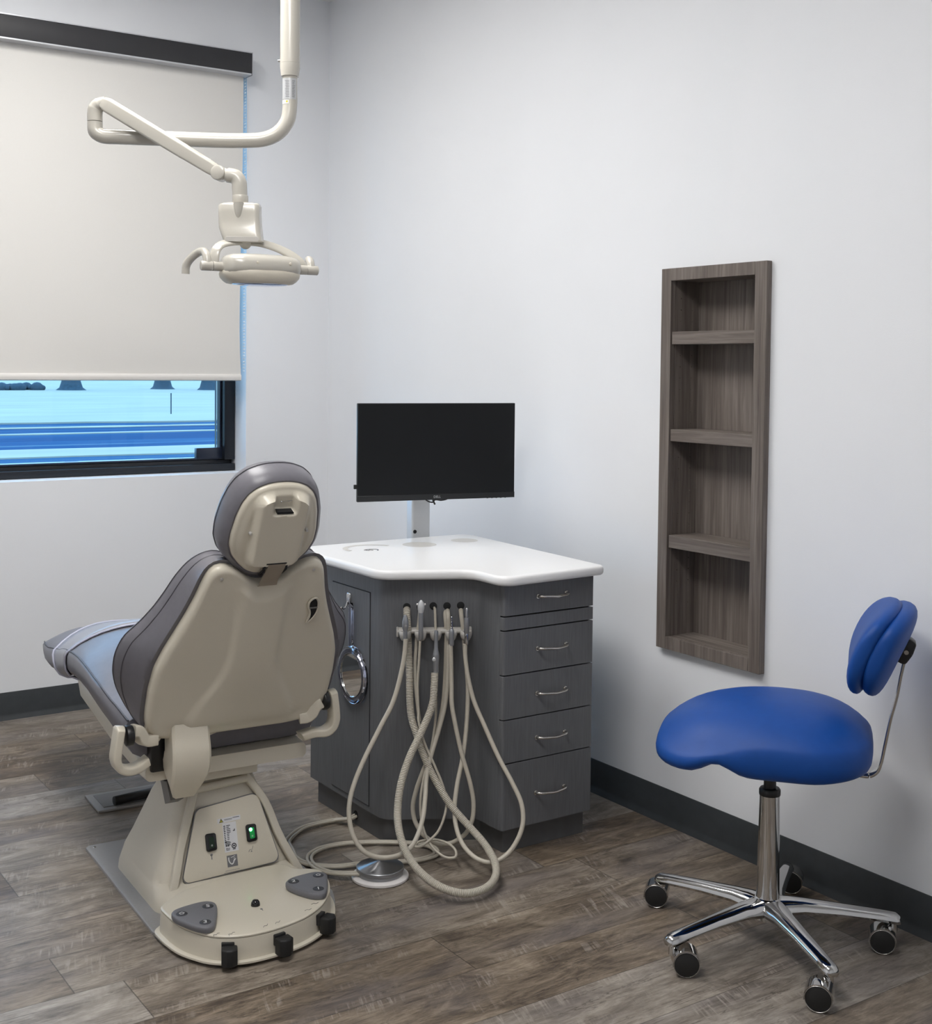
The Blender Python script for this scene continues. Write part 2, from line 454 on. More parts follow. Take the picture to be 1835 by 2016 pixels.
skirting('baseboard_front', (0, YF + .0005, 0), (XR, YF + .0005, 0), (0, 1, 0))

# window
win = struct(MB().box((-.19, WY0 + .002, WZ0 + .001), (-.135, WY1 - .003, WZ0 + .045), .003).box((-.19, WY1 - .048, WZ0 + .0455), (-.10, WY1 - .003, WZ1 - .001), .003)
             .box((-.19, WY0 + .002, WZ0 + .0455), (-.10, WY0 + .07, WZ1 - .001), .003).box((-.19, WY0 + .0705, WZ1 - .05), (-.10, WY1 - .0485, WZ1 - .001), .003)
             .box((-.1345, WY0 + .002, WZ0 + .001), (-.098, WY1 - .003, WZ0 + .030), .003)
             .build('window_1', 'window_frame'))
MB().box((-.185, WY1 - .056, WZ0 + .0455), (-.13, WY1 - .0485, WZ1 - .055), .002).box((-.185, WY0 + .071, WZ0 + .0455), (-.13, WY0 + .09, WZ1 - .055), .002) \
    .box((-.185, WY0 + .0905, WZ0 + .0455), (-.13, WY1 - .0565, WZ0 + .0535), .002).build('window_sash', 'window_sash', win)
MB().box((-.163, WY0 + .0905, WZ0 + .054), (-.157, WY1 - .057, WZ1 - .056)).build('window_pane', 'window_glass', win, 0)
MB().box((-.155, -.5265, WZ0 + .048), (-.128, -.409, WZ0 + .094), .004).build('window_operator', 'window_sash', win)

# outside
def ground(name, x0, x1, z, mat, w0=0, w1=0, step=.8):
    rnd = random.Random(name); n = 170; ys = [-50 + k * step * 180 / (n * .8) for k in range(n)]
    def wav(a):
        ph = [rnd.uniform(0, 6) for _ in range(4)]
        return [a * (.5 * math.sin(y * .35 + ph[0]) + .3 * math.sin(y * .9 + ph[1]) + .3 * math.sin(y * 2.3 + ph[2]) + rnd.uniform(-.25, .25)) for y in ys]
    a, b = wav(w0), wav(w1)
    rows = [[V((x0 + p, y, z)), V((x1 + q, y, z)), V((x1 + q, y, z - .3)), V((x0 + p, y, z - .3))] for y, p, q in zip(ys, a, b)]
    o = MB().loft(rows).build(name, mat, smooth=0); o['kind'] = 'structure'; return o
ground('snow_verge', -11.9, -.25, -.02, 'snow', .20, 0); ground('sidewalk', -13.6, -11.4, -.04, 'blue_cast_road'); ground('snow_verge_far', -14.6, -13.0, -.02, 'snow', .15, .16)
ground('road', -23.2, -14.0, -.035, 'blue_cast_road'); ground('snow_field', -240, -22.6, 0, 'snow', 0, .35)
ground('snow_ridge', -21.15, -20.85, -.02, 'snow', .12, .12); ground('snow_ridge_near', -18.9, -18.6, -.02, 'snow', .17, .15)
def tree(x, y, h, label, s=1.0):
    t = thing('bare_tree', label, 'tree', (x, y, 0), group='bare trees beyond the snowy field')
    MB().lathe([(.75 * s, -.05), (.52 * s, .12), (.40 * s, .5), (.36 * s, 1.5), (.27 * s, h * .6), (.05, h)], 14, Matrix.Translation((x, y, 0))).build('trunk', 'bark', t)
    b = MB()
    for k in range(16):
        a = k * 2.4; z = h * (.35 + .55 * k / 16); L = h * .12 * (1.1 - .6 * k / 16)
        p = V((x, y, z)); q = p + V((math.cos(a) * L * .6, math.sin(a) * L * .6, L * .35)); e = q + V((math.cos(a + .4) * L * .5, math.sin(a + .4) * L * .5, L * .5))
        b.tube([p, q, e], [.09 * s, .05 * s, .015], 6)
        b.tube([q, q + V((math.cos(a - .9) * L * .5, math.sin(a - .9) * L * .5, L * .3))], [.045 * s, .012], 6)
    b.build('branches', 'bark', t)
tree(-53.5, 15.1, 9, 'bare tree trunk leftmost in the strip of window below the blind', 1.0)
tree(-55.2, 20.1, 10, 'bare tree trunk in the window strip between two other trunks', .9)
tree(-53.0, 21.6, 9.5, 'bare tree trunk in the window nearest the right window frame', .85)
hd = MB()
for k in range(76): hd.ball((-54 + random.uniform(-.5, .5), 9.2 + k * .062, .10), random.uniform(.12, .3), 8, (1, 1, .9))
h = hd.build('shrub_row', 'bark'); tag(h, 'low dark shrub row at the far edge of the snow, seen through the window', 'shrubs')
s = MB().cyl((-26.1, 9.35, -.02), (-26.1, 9.35, .53), .016, 8).build('pole_reflection', 'bark'); tag(s, 'thin upright line imitating a pole reflection, set across the road', 'reflection')  # thin rod added in place of a pole's reflection line

# ------------------------------------------------------------------ roller blind
bl = thing('roller_blind', 'cream roller blind with dark fascia, pulled most of the way down over the window', 'blind', (0.03, -1.4, WZ0 + .37))
def cx_edge(z): return -.398 + (-.014) * sstep(1.4, 2.35, 2.35 + 1.4 - z) + .006 * sstep(1.40, 1.25, z)
zs = [1.252 + i * (2.47 - 1.252) / 14 for i in range(15)]
front = [[V((.031 + .004 * math.sin(z * 3 + yy), yy if yy < -.5 else cx_edge(z), z)) for z in zs] for yy in (-2.42, -2.0, -1.5, -1.0, -.7, -.3)]
f = MB(); 
rings = []
for z in zs:
    ys = [-2.42, -2.0, -1.5, -1.0, -.7, cx_edge(z)]
    rings.append([V((.0315, y, z)) for y in ys] + [V((.0300, y, z)) for y in ys[::-1]])
f.loft(rings).build('blind_fabric', 'blind_fabric', bl, 30)
MB().loft([[V((x, y, z)) for x, z in [(.024, 1.234), (.024, 1.254), (.029, 1.2575), (.034, 1.2575), (.039, 1.254), (.0405, 1.244), (.038, 1.234), (.031, 1.231)]] for y in (-2.42, -.4075)]).build('bottom_bar', 'blind_bar', bl, 50)
MB().box((.002, -2.45, 2.4315), (.085, -.3855, 2.5085), .002).build('valance', 'valance_dark', bl)
MB().box((.002, -2.45, 2.509), (.0855, -.385, 2.5135)).box((.004, -2.45, 2.4255), (.084, -.388, 2.431)).box((.002, -.385, 2.424), (.0855, -.3825, 2.5135)).build('valance_rail', 'valance_rail', bl, 0)
MB().cyl((.035, -2.42, 2.468), (.035, -.40, 2.468), .022).build('roller_tube', 'blind_bar', bl)
ch = MB()
def chain_run(x, y0, y1, z0, z1, n):
    for k in range(n):
        t = k / (n - 1); ch.ball((x, y0 + (y1 - y0) * t, z0 + (z1 - z0) * t), .0024, 6)
chain_run(.028, -.3905, -.3935, 2.425, 1.27, 96)
chain_run(.042, -.395, -.3965, 2.425, 1.27, 96)
o = ch.build('bead_chain', 'bead', bl); o['kind'] = 'stuff'

# ------------------------------------------------------------------ recessed shelf
sh = thing('recessed_shelf', 'tall grey-brown wood shelf niche set into the right wall above the stool', 'shelf', (2.229, 0, .505))
X0, X1, Z0, Z1 = 2.0325, 2.4245, .505, 1.5775; A0, A1, B0, B1 = 2.0708, 2.3836, .5405, 1.5430
MB().box((X0, -.02, Z0), (A0, -.0005, Z1), .0012, 1).build('face_stile', 'shelf_wood', sh)
MB().box((A1, -.02, Z0), (X1, -.0005, Z1), .0012, 1).build('face_stile', 'shelf_wood', sh)
MB().box((A0, -.02, Z0), (A1, -.0005, B0), .0008, 1).build('face_rail', 'shelf_wood', sh)
MB().box((A0, -.02, B1), (A1, -.0005, Z1), .0008, 1).build('face_rail', 'shelf_wood', sh)
MB().box((A0 - .010, .090, B0 - .010), (A1 + .010, .098, B1 + .010)).build('back_panel', 'shelf_wood', sh, 0)
MB().box((A0 - .010, 0, B0 - .010), (A0, .0898, B1 + .010)).build('side_panel', 'shelf_wood', sh, 0)
MB().box((A1, 0, B0 - .010), (A1 + .010, .0898, B1 + .010)).build('side_panel', 'shelf_wood', sh, 0)
MB().box((A0 + .0002, -.0003, B0 - .010), (A1 - .0002, .0896, B0)).build('bottom_panel', 'shelf_wood_across', sh, 0)
MB().box((A0 + .0002, -.0003, B1), (A1 - .0002, .0896, B1 + .010)).build('top_panel', 'shelf_wood_across', sh, 0)
for zt, zb in ((1.4008, 1.3652), (1.1273, 1.0935), (.8291, .7930)):
    MB().box((A0 + .003, -.016, zb), (A1 - .001, .0895, zt), .001, 1).build('shelf_board', 'shelf_wood_across', sh)
pn = MB()
for zz in [B0 + .09 + .032 * k for k in range(28)]:
    if any(zb - .01 < zz < zt + .01 for zt, zb in ((1.4008, 1.3652), (1.1273, 1.0935), (.8291, .7930))): continue
    pn.cyl((A0, .020, zz), (A0 + .0006, .020, zz), .0015, 8); pn.cyl((A0, .064, zz), (A0 + .0006, .064, zz), .0015, 8)
o = pn.build('peg_holes', 'nickel', sh); o['kind'] = 'stuff'

# ------------------------------------------------------------------ cabinet
cab = thing('dental_cabinet', 'dark grey laminate dental cabinet with five drawer pulls and a hose holder', 'cabinet', (1.68, -.5, 0))
T = .07; ZT = .728
P1 = V((1.774, -.768, 0)); P2 = V((1.902, -.5485, 0)); U = (P2 - P1).normalized(); N = V((-U.y, U.x, 0)); N = -N if N.x < 0 else N
outl = fillet([(1.35, -.768), (1.774, -.768), (1.902, -.5485), (2.003, -.5485), (2.003, -.245), (1.35, -.245)], [.002, .05, .03, .002, .002, .002], 8)
MB().prism(outl, T, ZT).build('carcass', 'laminate', cab, 30)
tk = fillet([(1.37, -.752), (1.762, -.752), (1.880, -.5245), (1.993, -.5245), (1.993, -.247), (1.37, -.247)], [.002, .03, .02, .002, .002, .002], 6)
MB().prism(tk, 0, T - .0005).build('toe_kick', 'laminate_toe', cab, 30)
MB().box((2.0032, -.546, T + .002), (2.0045, -.247, ZT - .002)).build('drawer_gap', 'gap_black', cab, 0)
drs = [(.7265, .6428, True), (.6388, .6052, False), (.6012, .4858, True), (.4822, .3672, True), (.3638, .2503, True), (.2468, .0708, True)]
hz = [.686, None, .546, .4245, .305, .155]
for (z1, z0, pull), zz in zip(drs, hz):
    ol = fillet([(2.0046, -.5485), (2.0205, -.5485), (2.0205, -.244), (2.0046, -.244)], [0, .011, .002, 0], 6)
    d = MB().prism(ol, z0, z1, .0006, 1).build('drawer', 'laminate', cab, 30)
    if pull:
        y0, y1 = -.436, -.340
        m = MB()
        pts = [(2.0206, y1, zz), (2.030, y1 - .001, zz + .001), (2.038, y1 - .008, zz + .001), (2.043, y1 - .03, zz), (2.0445, -.388, zz - .001), (2.043, y0 + .03, zz), (2.038, y0 + .008, zz + .001), (2.030, y0 + .001, zz + .001), (2.0206, y0, zz)]
        m.tube(catmull(pts, 5), [.0045 if (k < 8 or k > 32) else .0036 for k in range(41)], 10)
        m.cyl((2.0205, y1, zz), (2.0225, y1, zz), .0065, 14); m.cyl((2.0205, y0, zz), (2.0225, y0, zz), .0065, 14)
        m.build('drawer_handle', 'nickel', d, 60)
dx0, dx1, dz0, dz1 = 1.487, 1.7015, .0875, .6765
MB().box((dx0 - .0022, -.7686, dz0 - .0022), (dx1 + .0022, -.7680, dz1 + .0022)).build('door_gap', 'gap_black', cab, 0)
door = MB().box((dx0, -.7702, dz0), (dx1, -.7687, dz1)).build('door', 'laminate', cab, 0)
hk = MB().prism(rrect(-.0105, -.019, .0105, .017, .007), 0, .006, .003, 3, frame_mat((1.5895, -.7703, .644), (1, 0, 0), (0, 0, 1), (0, -1, 0)))
hk.tube(catmull([(1.5895, -.776, .638), (1.5895, -.783, .622), (1.592, -.792, .616), (1.594, -.800, .622)], 6), .0026, 8)
hk.build('door_hook', 'chrome', door)
for s_, zc in ((.0619, .6500), (.0985, .650), (.133, .6522), (.170, .6522), (.2071, .6533)):
    p = P1 + U * s_ + V((0, 0, zc))
    MB().lathe([(.0, .0016), (.0092, .0016), (.0100, .001), (.0102, .0)], 24, frame_mat(p + N * .0003, U, (0, 0, 1), N)).build('hose_port', 'gap_black', cab)
MB().lathe([(0, .0016), (.0112, .0016), (.0125, 0)], 24, frame_mat((1.6, -.7522, .0275), (1, 0, 0), (0, 0, 1), (0, -1, 0))).build('hose_port', 'gap_black', cab)
# instrument holder
hb = MB(); a = P1 + U * .034 + V((0, 0, .587)); b = P1 + U * .2365 + V((0, 0, .587))
hb.box((.034, -.008, .003), (.2365, .008, .016), .002, 2, frame_mat(P1 + V((0, 0, .588)), U, (0, 0, 1), N))
hb.cyl(a + N * .018, b + N * .018, .0062, 16, bev=.002)
hb.box((.034, -.015, .0), (.040, .009, .024), .002, 2, frame_mat(P1 + V((0, 0, .588)), U, (0, 0, 1), N)); hb.box((.2305, -.009, .0), (.2365, .009, .024), .002, 2, frame_mat(P1 + V((0, 0, .588)), U, (0, 0, 1), N))
hold = hb.build('instrument_holder', 'holder_grey', cab)
CUPS = [.057, .0981, .1385, .1795, .2195]
for s_ in CUPS:
    c = P1 + U * s_ + N * .040 + V((0, 0, .568))
    m = MB(); m.lathe([(.0068, -.001), (.0095, 0), (.0135, .006), (.0160, .015), (.0162, .022), (.0145, .0245), (.0105, .0235), (.0075, .018), (.0065, .006)], 24, Matrix.Translation(c))
    m.box((-.006, -.006, .014), (.006, .006, .030), .002, 1, frame_mat(P1 + U * s_ + V((0, 0, .587)), U, (0, 0, 1), N))
    m.build('holder_cup', 'holder_grey', hold)
# worktop
top = tag(MB().prism(fillet([(1.30, -.805), (1.808, -.805), (1.918, -.584), (2.068, -.584), (2.046, -.218), (1.30, -.178)], [.03, .065, .05, .045, .028, .05], 10), .7285, .755, .010, 4, None, True).build('countertop', 'solid_surface', None, 35),
          'white solid-surface worktop with clipped corner on the grey cabinet', 'countertop')
for (x, y, r) in ((1.445, -.450, .050), (1.437, -.280, .040)):
    MB().lathe([(0, .0001), (r, .0001), (r + .0015, .0004), (r + .002, 0)], 40, Matrix.Translation((x, y, .7551))).build('round_well', 'solid_recess', top)
gr = MB(); pts = [(1.445 + .078 * math.cos(R(a)), -.618 + .078 * math.sin(R(a)), .7556) for a in range(110, 280, 6)]
gr.tube(pts, .0075, 8, sect=[(-1, 0), (-.6, .02), (.6, .02), (1, 0)], up=(0, 0, 1)); gr.build('arc_groove', 'solid_recess', top)
lg = MB(); cxm, cym = 1.474, -.635
lg.tube([(cxm + .017 * math.cos(a * .3), cym + .022 * math.sin(a * .3), .7555) for a in range(2, 15)], .0012, 6)
lg.tube([(cxm - .006, cym - .016, .7555), (cxm + .005, cym - .010, .7555), (cxm - .006, cym - .004, .7555), (cxm + .006, cym + .003, .7555)], .001, 6)
lg.build('printed_mark', 'print_grey', top)

# hand mirror
mir = thing('hand_mirror', 'clear acrylic hand mirror hanging from a hook on the cabinet door', 'mirror', (1.628, -.782, .36))
mc = V((1.6235, -.7785, .4355))
FM = frame_mat(mc, (1, 0, 0), (0, 0, 1), (0, -1, 0))
m = MB(); m.lathe([(.0615, -.0068), (.075, -.0068), (.081, -.003), (.081, .002), (.0765, .006), (.069, .0072), (.0615, .0062), (.0615, -.0068)], 48, FM)
m.build('mirror_frame', 'clear_acrylic', mir)
MB().lathe([(0, -.0045), (.0605, -.0045), (.0605, .0025), (.058, .0035), (0, .0035)], 48, FM).build('mirror_glass', 'mirror_glass', mir, 20)
MB().lathe([(.0605, .0), (.0613, .0), (.0613, .0066), (.0605, .0066), (.0605, .0)], 48, FM).build('mirror_rim', 'chrome', mir, 20)
hm = MB(); hw = [(.0, .014), (.02, .012), (.035, .0125), (.10, .0135), (.115, .011), (.122, .004)]
ds = V((-.010, 0, .999)).normalized(); sd = V((.999, 0, .01)); base = mc + V((-.011, 0, .0800))
rr = []
for t, w_ in hw:
    c = base + ds * (t - .002)
    rr.append([c + sd * (w_ * math.cos(a)) + V((0, -.0055 * math.sin(a), 0)) for a in [2 * PI * k / 16 for k in range(16)]])
hm.loft(rr).build('mirror_handle', 'clear_acrylic', mir, 50)

# ------------------------------------------------------------------ instruments with hoses
HOSE = {
'h1': [[1.8568,-.7486,.5763],[1.8562,-.7496,.5532],[1.8563,-.7555,.5133],[1.8564,-.7852,.4158],[1.8564,-.8251,.3512],[1.8641,-.8715,.286],[1.8767,-.9096,.2311],[1.8959,-.9364,.1864],[1.913,-.9467,.1525],[1.9404,-.9494,.1139],[1.9669,-.9335,.0808],[1.9848,-.9027,.0655],[2.0027,-.8618,.0659],[1.9993,-.8179,.0762],[1.9838,-.7847,.1011],[1.9646,-.758,.136],[1.9418,-.7375,.1766],[1.9181,-.7186,.2228],[1.9074,-.6973,.273],[1.9002,-.6698,.3333],[1.8993,-.6514,.3923],[1.8943,-.6401,.4587],[1.8863,-.634,.5248],[1.8783,-.6278,.5912],[1.8774,-.6294,.6324],[1.8425,-.6098,.6425]],
'h3': [[1.9024,-.686,.4868],[1.906,-.6896,.4542],[1.9079,-.6963,.4055],[1.9111,-.7307,.3407],[1.9206,-.7741,.2799],[1.9361,-.8072,.2249],[1.9574,-.8303,.1708],[1.993,-.8487,.1305],[2.0459,-.8571,.0862],[2.1061,-.8529,.0566],[2.1596,-.8305,.035],[2.2002,-.7903,.0241],[2.2075,-.7379,.0243],[2.1806,-.6844,.0294],[2.1412,-.6528,.0449],[2.079,-.6405,.072],[2.0145,-.652,.1073],[1.9673,-.6737,.1487],[1.9327,-.6934,.1989],[1.9046,-.712,.2558],[1.8799,-.7247,.3178],[1.8587,-.7314,.3707],[1.8431,-.7283,.4868],[1.8313,-.7248,.5524],[1.8246,-.7245,.6127],[1.8178,-.7222,.6387],[1.7879,-.7039,.6429]],
'h2': [[1.874,-.715,.5702],[1.8729,-.7169,.5186],[1.8711,-.7199,.4507],[1.877,-.7197,.3828],[1.8814,-.7222,.3605],[1.8978,-.7137,.304],[1.9206,-.6944,.2429],[1.9405,-.68,.1892],[1.953,-.6783,.15],[1.9581,-.6895,.116],[1.9592,-.7076,.0847],[1.9566,-.732,.0654],[1.9524,-.7592,.0524],[1.937,-.7658,.0497],[1.9258,-.7453,.0536],[1.9425,-.7065,.0566],[1.9726,-.6845,.0514],[2.003,-.6818,.042],[2.023,-.6972,.0346],[2.008,-.713,.0321],[1.9774,-.726,.0429],[1.9446,-.7327,.0664],[1.9206,-.7343,.1039],[1.9102,-.7322,.157],[1.9024,-.7158,.218],[1.8971,-.6951,.27],[1.8865,-.6735,.3448],[1.8793,-.666,.3946],[1.8694,-.663,.4701],[1.8655,-.6597,.5513],[1.8604,-.6587,.6188],[1.8528,-.6558,.6447],[1.8238,-.6421,.6468]],
'h2b': [[1.8058,-.673,.6456],[1.833,-.69,.6448],[1.8362,-.6964,.6049],[1.8353,-.7019,.5615],[1.8422,-.7101,.4706],[1.8628,-.7143,.4004],[1.87,-.7119,.354]],
'h4': [[1.9146,-.645,.5616],[1.9155,-.6434,.5181],[1.919,-.6434,.4508],[1.9255,-.6461,.4023],[1.9339,-.6416,.3562],[1.9515,-.6311,.276],[1.9708,-.6178,.2055],[1.9804,-.6112,.1502],[1.9831,-.6165,.1047],[1.9792,-.6332,.0713],[1.9606,-.6653,.0459],[1.9388,-.6929,.0418],[1.9128,-.7179,.058],[1.8917,-.7343,.0903],[1.879,-.7362,.1296],[1.8793,-.7257,.1753],[1.8843,-.7072,.2258],[1.8863,-.6838,.2748],[1.8861,-.6641,.329],[1.8864,-.6497,.3891],[1.8825,-.6405,.4493],[1.8752,-.6332,.5225],[1.8705,-.6293,.59],[1.869,-.6319,.6285],[1.8411,-.6122,.6397]],
'h5': [[1.9342,-.6111,.5614],[1.9344,-.6108,.5314],[1.9422,-.6073,.4782],[1.9591,-.5981,.4126],[1.9847,-.5838,.3549],[2.0297,-.566,.2739],[2.0731,-.551,.2129],[2.1007,-.5433,.1682],[2.1151,-.5483,.1272],[2.1217,-.5669,.0913],[2.1203,-.5991,.0561],[2.1099,-.637,.0378],[2.0835,-.6626,.0405],[2.0366,-.6737,.0573],[2.0012,-.675,.089],[1.972,-.6656,.1344],[1.9583,-.6493,.1934],[1.9484,-.6265,.2578],[1.9399,-.6112,.3149],[1.9297,-.5988,.3822],[1.9216,-.5929,.4445],[1.9103,-.5926,.5107],[1.8981,-.5936,.591],[1.8919,-.5964,.6342],[1.8612,-.5776,.6438]],
'floor': [[1.6,-.745,.0275],[1.601,-.7715,.022],[1.5582,-.7954,.0085],[1.5564,-.8429,.0085],[1.5615,-.8932,.0085],[1.5932,-.9434,.0085],[1.6346,-.9822,.0085],[1.695,-1.0000,.0085],[1.7537,-1.0150,.0085],[1.8066,-1.0000,.0085],[1.8519,-.9531,.0085],[1.8768,-.8773,.0085],[1.9137,-.8074,.0085],[1.9328,-.7337,.0085],[1.9231,-.6911,.0085],[1.8883,-.6735,.0085],[1.8493,-.681,.0085],[1.8036,-.7253,.0085],[1.7575,-.7938,.0085],[1.7285,-.8559,.0085],[1.7215,-.9138,.0085],[1.7435,-.9646,.0095],[1.7769,-.9891,.0105],[1.8325,-1.0016,.012],[1.8847,-.9926,.014],[1.9225,-.9694,.018],[1.9480,-.9300,.018]],
}
def cup(i): return P1 + U * CUPS[i] + N * .060
def at_cup(i, z): return P1 + U * CUPS[i] + N * .060 + V((0, 0, z))
def vert(i, off=.060, ds=0): 
    o = P1 + U * (CUPS[i] + ds) + N * off
    return frame_mat(o, U, N, (0, 0, 1))
# 1 saliva ejector valve
t1 = thing('saliva_ejector', 'short silver saliva ejector valve in the leftmost cup of the hose holder', 'dental tool', at_cup(0, .57))
MB().lathe([(.0052, .572), (.0056, .574), (.0056, .600), (.0050, .606)], 18, vert(0)).build('barrel', 'alu_grey', t1)
MB().loft([[vert(0) @ V((sx * math.cos(a), sy * math.sin(a), z)) for a in [2 * PI * k / 16 for k in range(16)]] for z, sx, sy in ((.598, .006, .006), (.608, .0088, .0075), (.622, .0085, .007), (.634, .0055, .005), (.640, .003, .003))]).build('valve_head', 'alu_grey', t1)
MB().lathe([(0, .002), (.003, .0015), (.0034, 0)], 12, frame_mat(vert(0) @ V((0.001, .0072, .612)), U, (0, 0, 1), N)).build('valve_lever', 'steel', t1)
MB().tube(catmull(HOSE['h1'], 8), .0062, 12).build('hose', 'hose_beige', t1, 60)
# 2 air water syringe
t2 = thing('air_water_syringe', 'upright silver air-water syringe with pointed head, second cup from the left', 'dental tool', at_cup(1, .57))
MB().lathe([(.0050, .574), (.0060, .576), (.0062, .600), (.0068, .640), (.0066, .646)], 18, vert(1)).build('barrel', 'alu_grey', t2)
MB().loft([[vert(1) @ V((sx * math.cos(a), sy * math.sin(a), z)) for a in [2 * PI * k / 12 for k in range(12)]] for z, sx, sy in ((.645, .0064, .006), (.656, .009, .008), (.666, .0095, .008), (.674, .006, .006), (.679, .0025, .003))]).build('syringe_head', 'silver_plastic', t2)
for sx in (-1, 1):
    MB().lathe([(0, .004), (.0025, .003), (.003, 0)], 12, frame_mat(vert(1) @ V((sx * .0088, .002, .6685)), N, (0, 0, 1), U * sx)).build('syringe_button', 'white_plastic', t2)
m = MB().tube(catmull(HOSE['h2b'], 8), .0048, 10)
m.build('hose', 'hose_beige', t2, 60)
MB().tube(catmull(HOSE['h2'], 8), .0034, 10).build('hose', 'hose_beige', t2, 60)
# 3 suction handpiece, hanging head down
t3 = thing('suction_handpiece', 'long silver suction handpiece on the thick ribbed hose, hanging low in the middle cup', 'dental tool', at_cup(2, .49))
FV = vert(2, .064)
def ellr(Fm, rows, n=18): return [[Fm @ V((x0 + sx * math.cos(a), y0 + sy * math.sin(a), z)) for a in [2 * PI * k / n for k in range(n)]] for z, sx, sy, x0, y0 in rows]
MB().loft(ellr(FV, [(.600, .002, .002, 0, 0), (.5985, .0045, .0045, 0, 0), (.594, .0055, .0055, 0, 0), (.585, .0056, .0056, 0, 0), (.565, .0052, .0052, 0, 0), (.553, .0054, .0054, 0, 0), (.543, .0072, .007, 0, .0), (.536, .0088, .0085, 0, .0)])).build('suction_neck', 'alu_grey', t3)
MB().loft(ellr(FV, [(.536, .0088, .0085, 0, 0), (.531, .0096, .009, 0, 0), (.522, .0090, .0088, 0, 0), (.508, .0080, .0082, 0, 0), (.489, .0078, .0080, 0, 0), (.487, .0074, .0076, 0, 0)])).build('suction_body', 'alu_grey', t3)
MB().lathe([(0, .003), (.0035, .0028), (.0060, .001), (.0064, 0)], 18, frame_mat(FV @ V((-.004, .0068, .523)), U, (0, 0, 1), (N - U * .6).normalized())).build('suction_valve', 'silver_plastic', t3)
MB().tube(catmull(HOSE['h3'], 10), [.0098] * 150 + [.0095] * 111, 16, uv=True).build('hose', 'ribbed_hose', t3, 70)
# 4 handpiece coupling
t4 = thing('drill_coupling', 'slim ringed steel handpiece coupling standing in the fourth cup from the left', 'dental tool', at_cup(3, .56))
MB().lathe([(.0062, .558), (.0070, .562), (.0072, .592), (.0066, .598), (.0040, .603)], 18, vert(3)).build('grip', 'alu_grey', t4)
MB().lathe([(.0034, .600), (.0034, .606), (.0024, .607), (.0024, .609), (.0034, .610), (.0034, .613), (.0022, .614), (.0022, .617), (.003, .618), (.003, .621), (.0018, .622), (.0018, .634), (.0008, .635)], 14, vert(3)).build('coupling_tip', 'chrome', t4, 25)
MB().tube(catmull(HOSE['h4'], 8), .0060, 12).build('hose', 'hose_beige', t4, 60)
# 5 straight handpiece
t5 = thing('straight_handpiece', 'silver stepped straight handpiece in the rightmost cup of the hose holder', 'dental tool', at_cup(4, .56))
MB().lathe([(.0050, .560), (.0052, .563), (.0054, .588), (.0050, .592)], 18, vert(4)).build('coupling', 'chrome', t5)
MB().lathe([(.0058, .590), (.0070, .592), (.0072, .628), (.0066, .632)], 18, vert(4)).build('motor', 'alu_grey', t5)
MB().lathe([(.0040, .631), (.0038, .650), (.0034, .656), (.002, .658)], 16, vert(4)).build('nozzle', 'steel', t5)
MB().tube(catmull(HOSE['h5'], 8), .0060, 12).build('hose', 'hose_beige', t5, 60)

# ------------------------------------------------------------------ foot control disc
fc = thing('foot_control', 'round spun-steel foot control on a white base ring with looped twin hoses', 'foot pedal', (1.957, -.881, 0))
FC = Matrix.Translation((1.957, -.881, 0))
MB().lathe([(0, .002), (.070, 0), (.0725, .002), (.0725, .007), (.068, .0105), (.055, .011), (0, .011)], 56, FC).build('base_ring', 'white_plastic', fc)
MB().lathe([(.0555, .011), (.058, .012), (.058, .020), (.0605, .022), (.0605, .0285), (.0590, .030)], 56, FC).build('pedal_skirt', 'alu_grey', fc, 25)
cap = MB().lathe([(.0588, .0301), (.050, .0324), (.030, .0376), (.012, .0424), (0, .0455)], 64, Matrix.Identity(4)).build('pedal_cap', 'spun_steel', fc, 60, local=True)
fl = catmull(HOSE['floor'], 8)
for sgn in (-1, 1):
    pp = []
    for i, p in enumerate(fl):
        d = fl[min(i + 1, len(fl) - 1)] - fl[max(i - 1, 0)]; d.z = 0; d.normalize(); sd = V((-d.y, d.x, 0))
        pp.append(p + sd * (sgn * .0056))
    MB().tube(pp, .0043, 10).build('hose', 'hose_beige', fc, 60)

# ------------------------------------------------------------------ monitor
mon = thing('computer_monitor', 'black flat computer monitor on a silver post behind the worktop', 'monitor', (1.27, -.346, .30))
mx = V((.2107, .9775, 0)).normalized(); mn = V((mx.y, -mx.x, 0)); mcn = V((1.454, -.3915, 1.0375)); MM = frame_mat(mcn, mx, (0, 0, 1), mn)
MB().box((-.2565, -.1475, -.012), (.2565, .1475, -.0008), .002, 2, MM).box((-.2565, -.1475, -.0007), (.2565, -.1300, .0006), .0004, 1, MM).build('bezel', 'bezel', mon)
MB().box((-.2545, -.1298, -.0006), (.2545, .1455, .0003), 0, 1, MM).build('screen', 'screen', mon, 0)
MB().box((-.18, -.11, -.040), (.18, .09, -.0122), .012, 3, MM).build('rear_housing', 'black_plastic', mon)
text_obj('DELL', .0105, MM.copy(), 'sticker_silver', 'brand_mark', mon)
bpy.data.objects['brand_mark'].data.transform(Matrix.Translation(-V(mon.location)) @ MM @ Matrix.Translation((-.002, -.1388, .0008)) @ MM.inverted())
MB().box((-.266, -.1085, -.009), (-.2566, -.0955, -.002), .001, 1, MM).build('usb_plug', 'black_plastic', mon)
bt = MB()
for k in range(5): bt.box((.165 + .015 * k, -.1488, -.006), (.169 + .015 * k, -.1476, -.003), 0, 1, MM)
bt.build('control_buttons', 'black_plastic', mon, 0)
MB().prism(rrect(1.252, -.381, 1.292, -.313, .008), .33, 1.10, .004, 2, None).build('post', 'silver_plastic', mon)
MB().box((1.2925, -.375, .40), (1.3495, -.319, .44), .002).build('post_clamp', 'nickel', mon)
MB().box((1.2925, -.375, .62), (1.3495, -.319, .66), .002).build('post_clamp', 'nickel', mon)
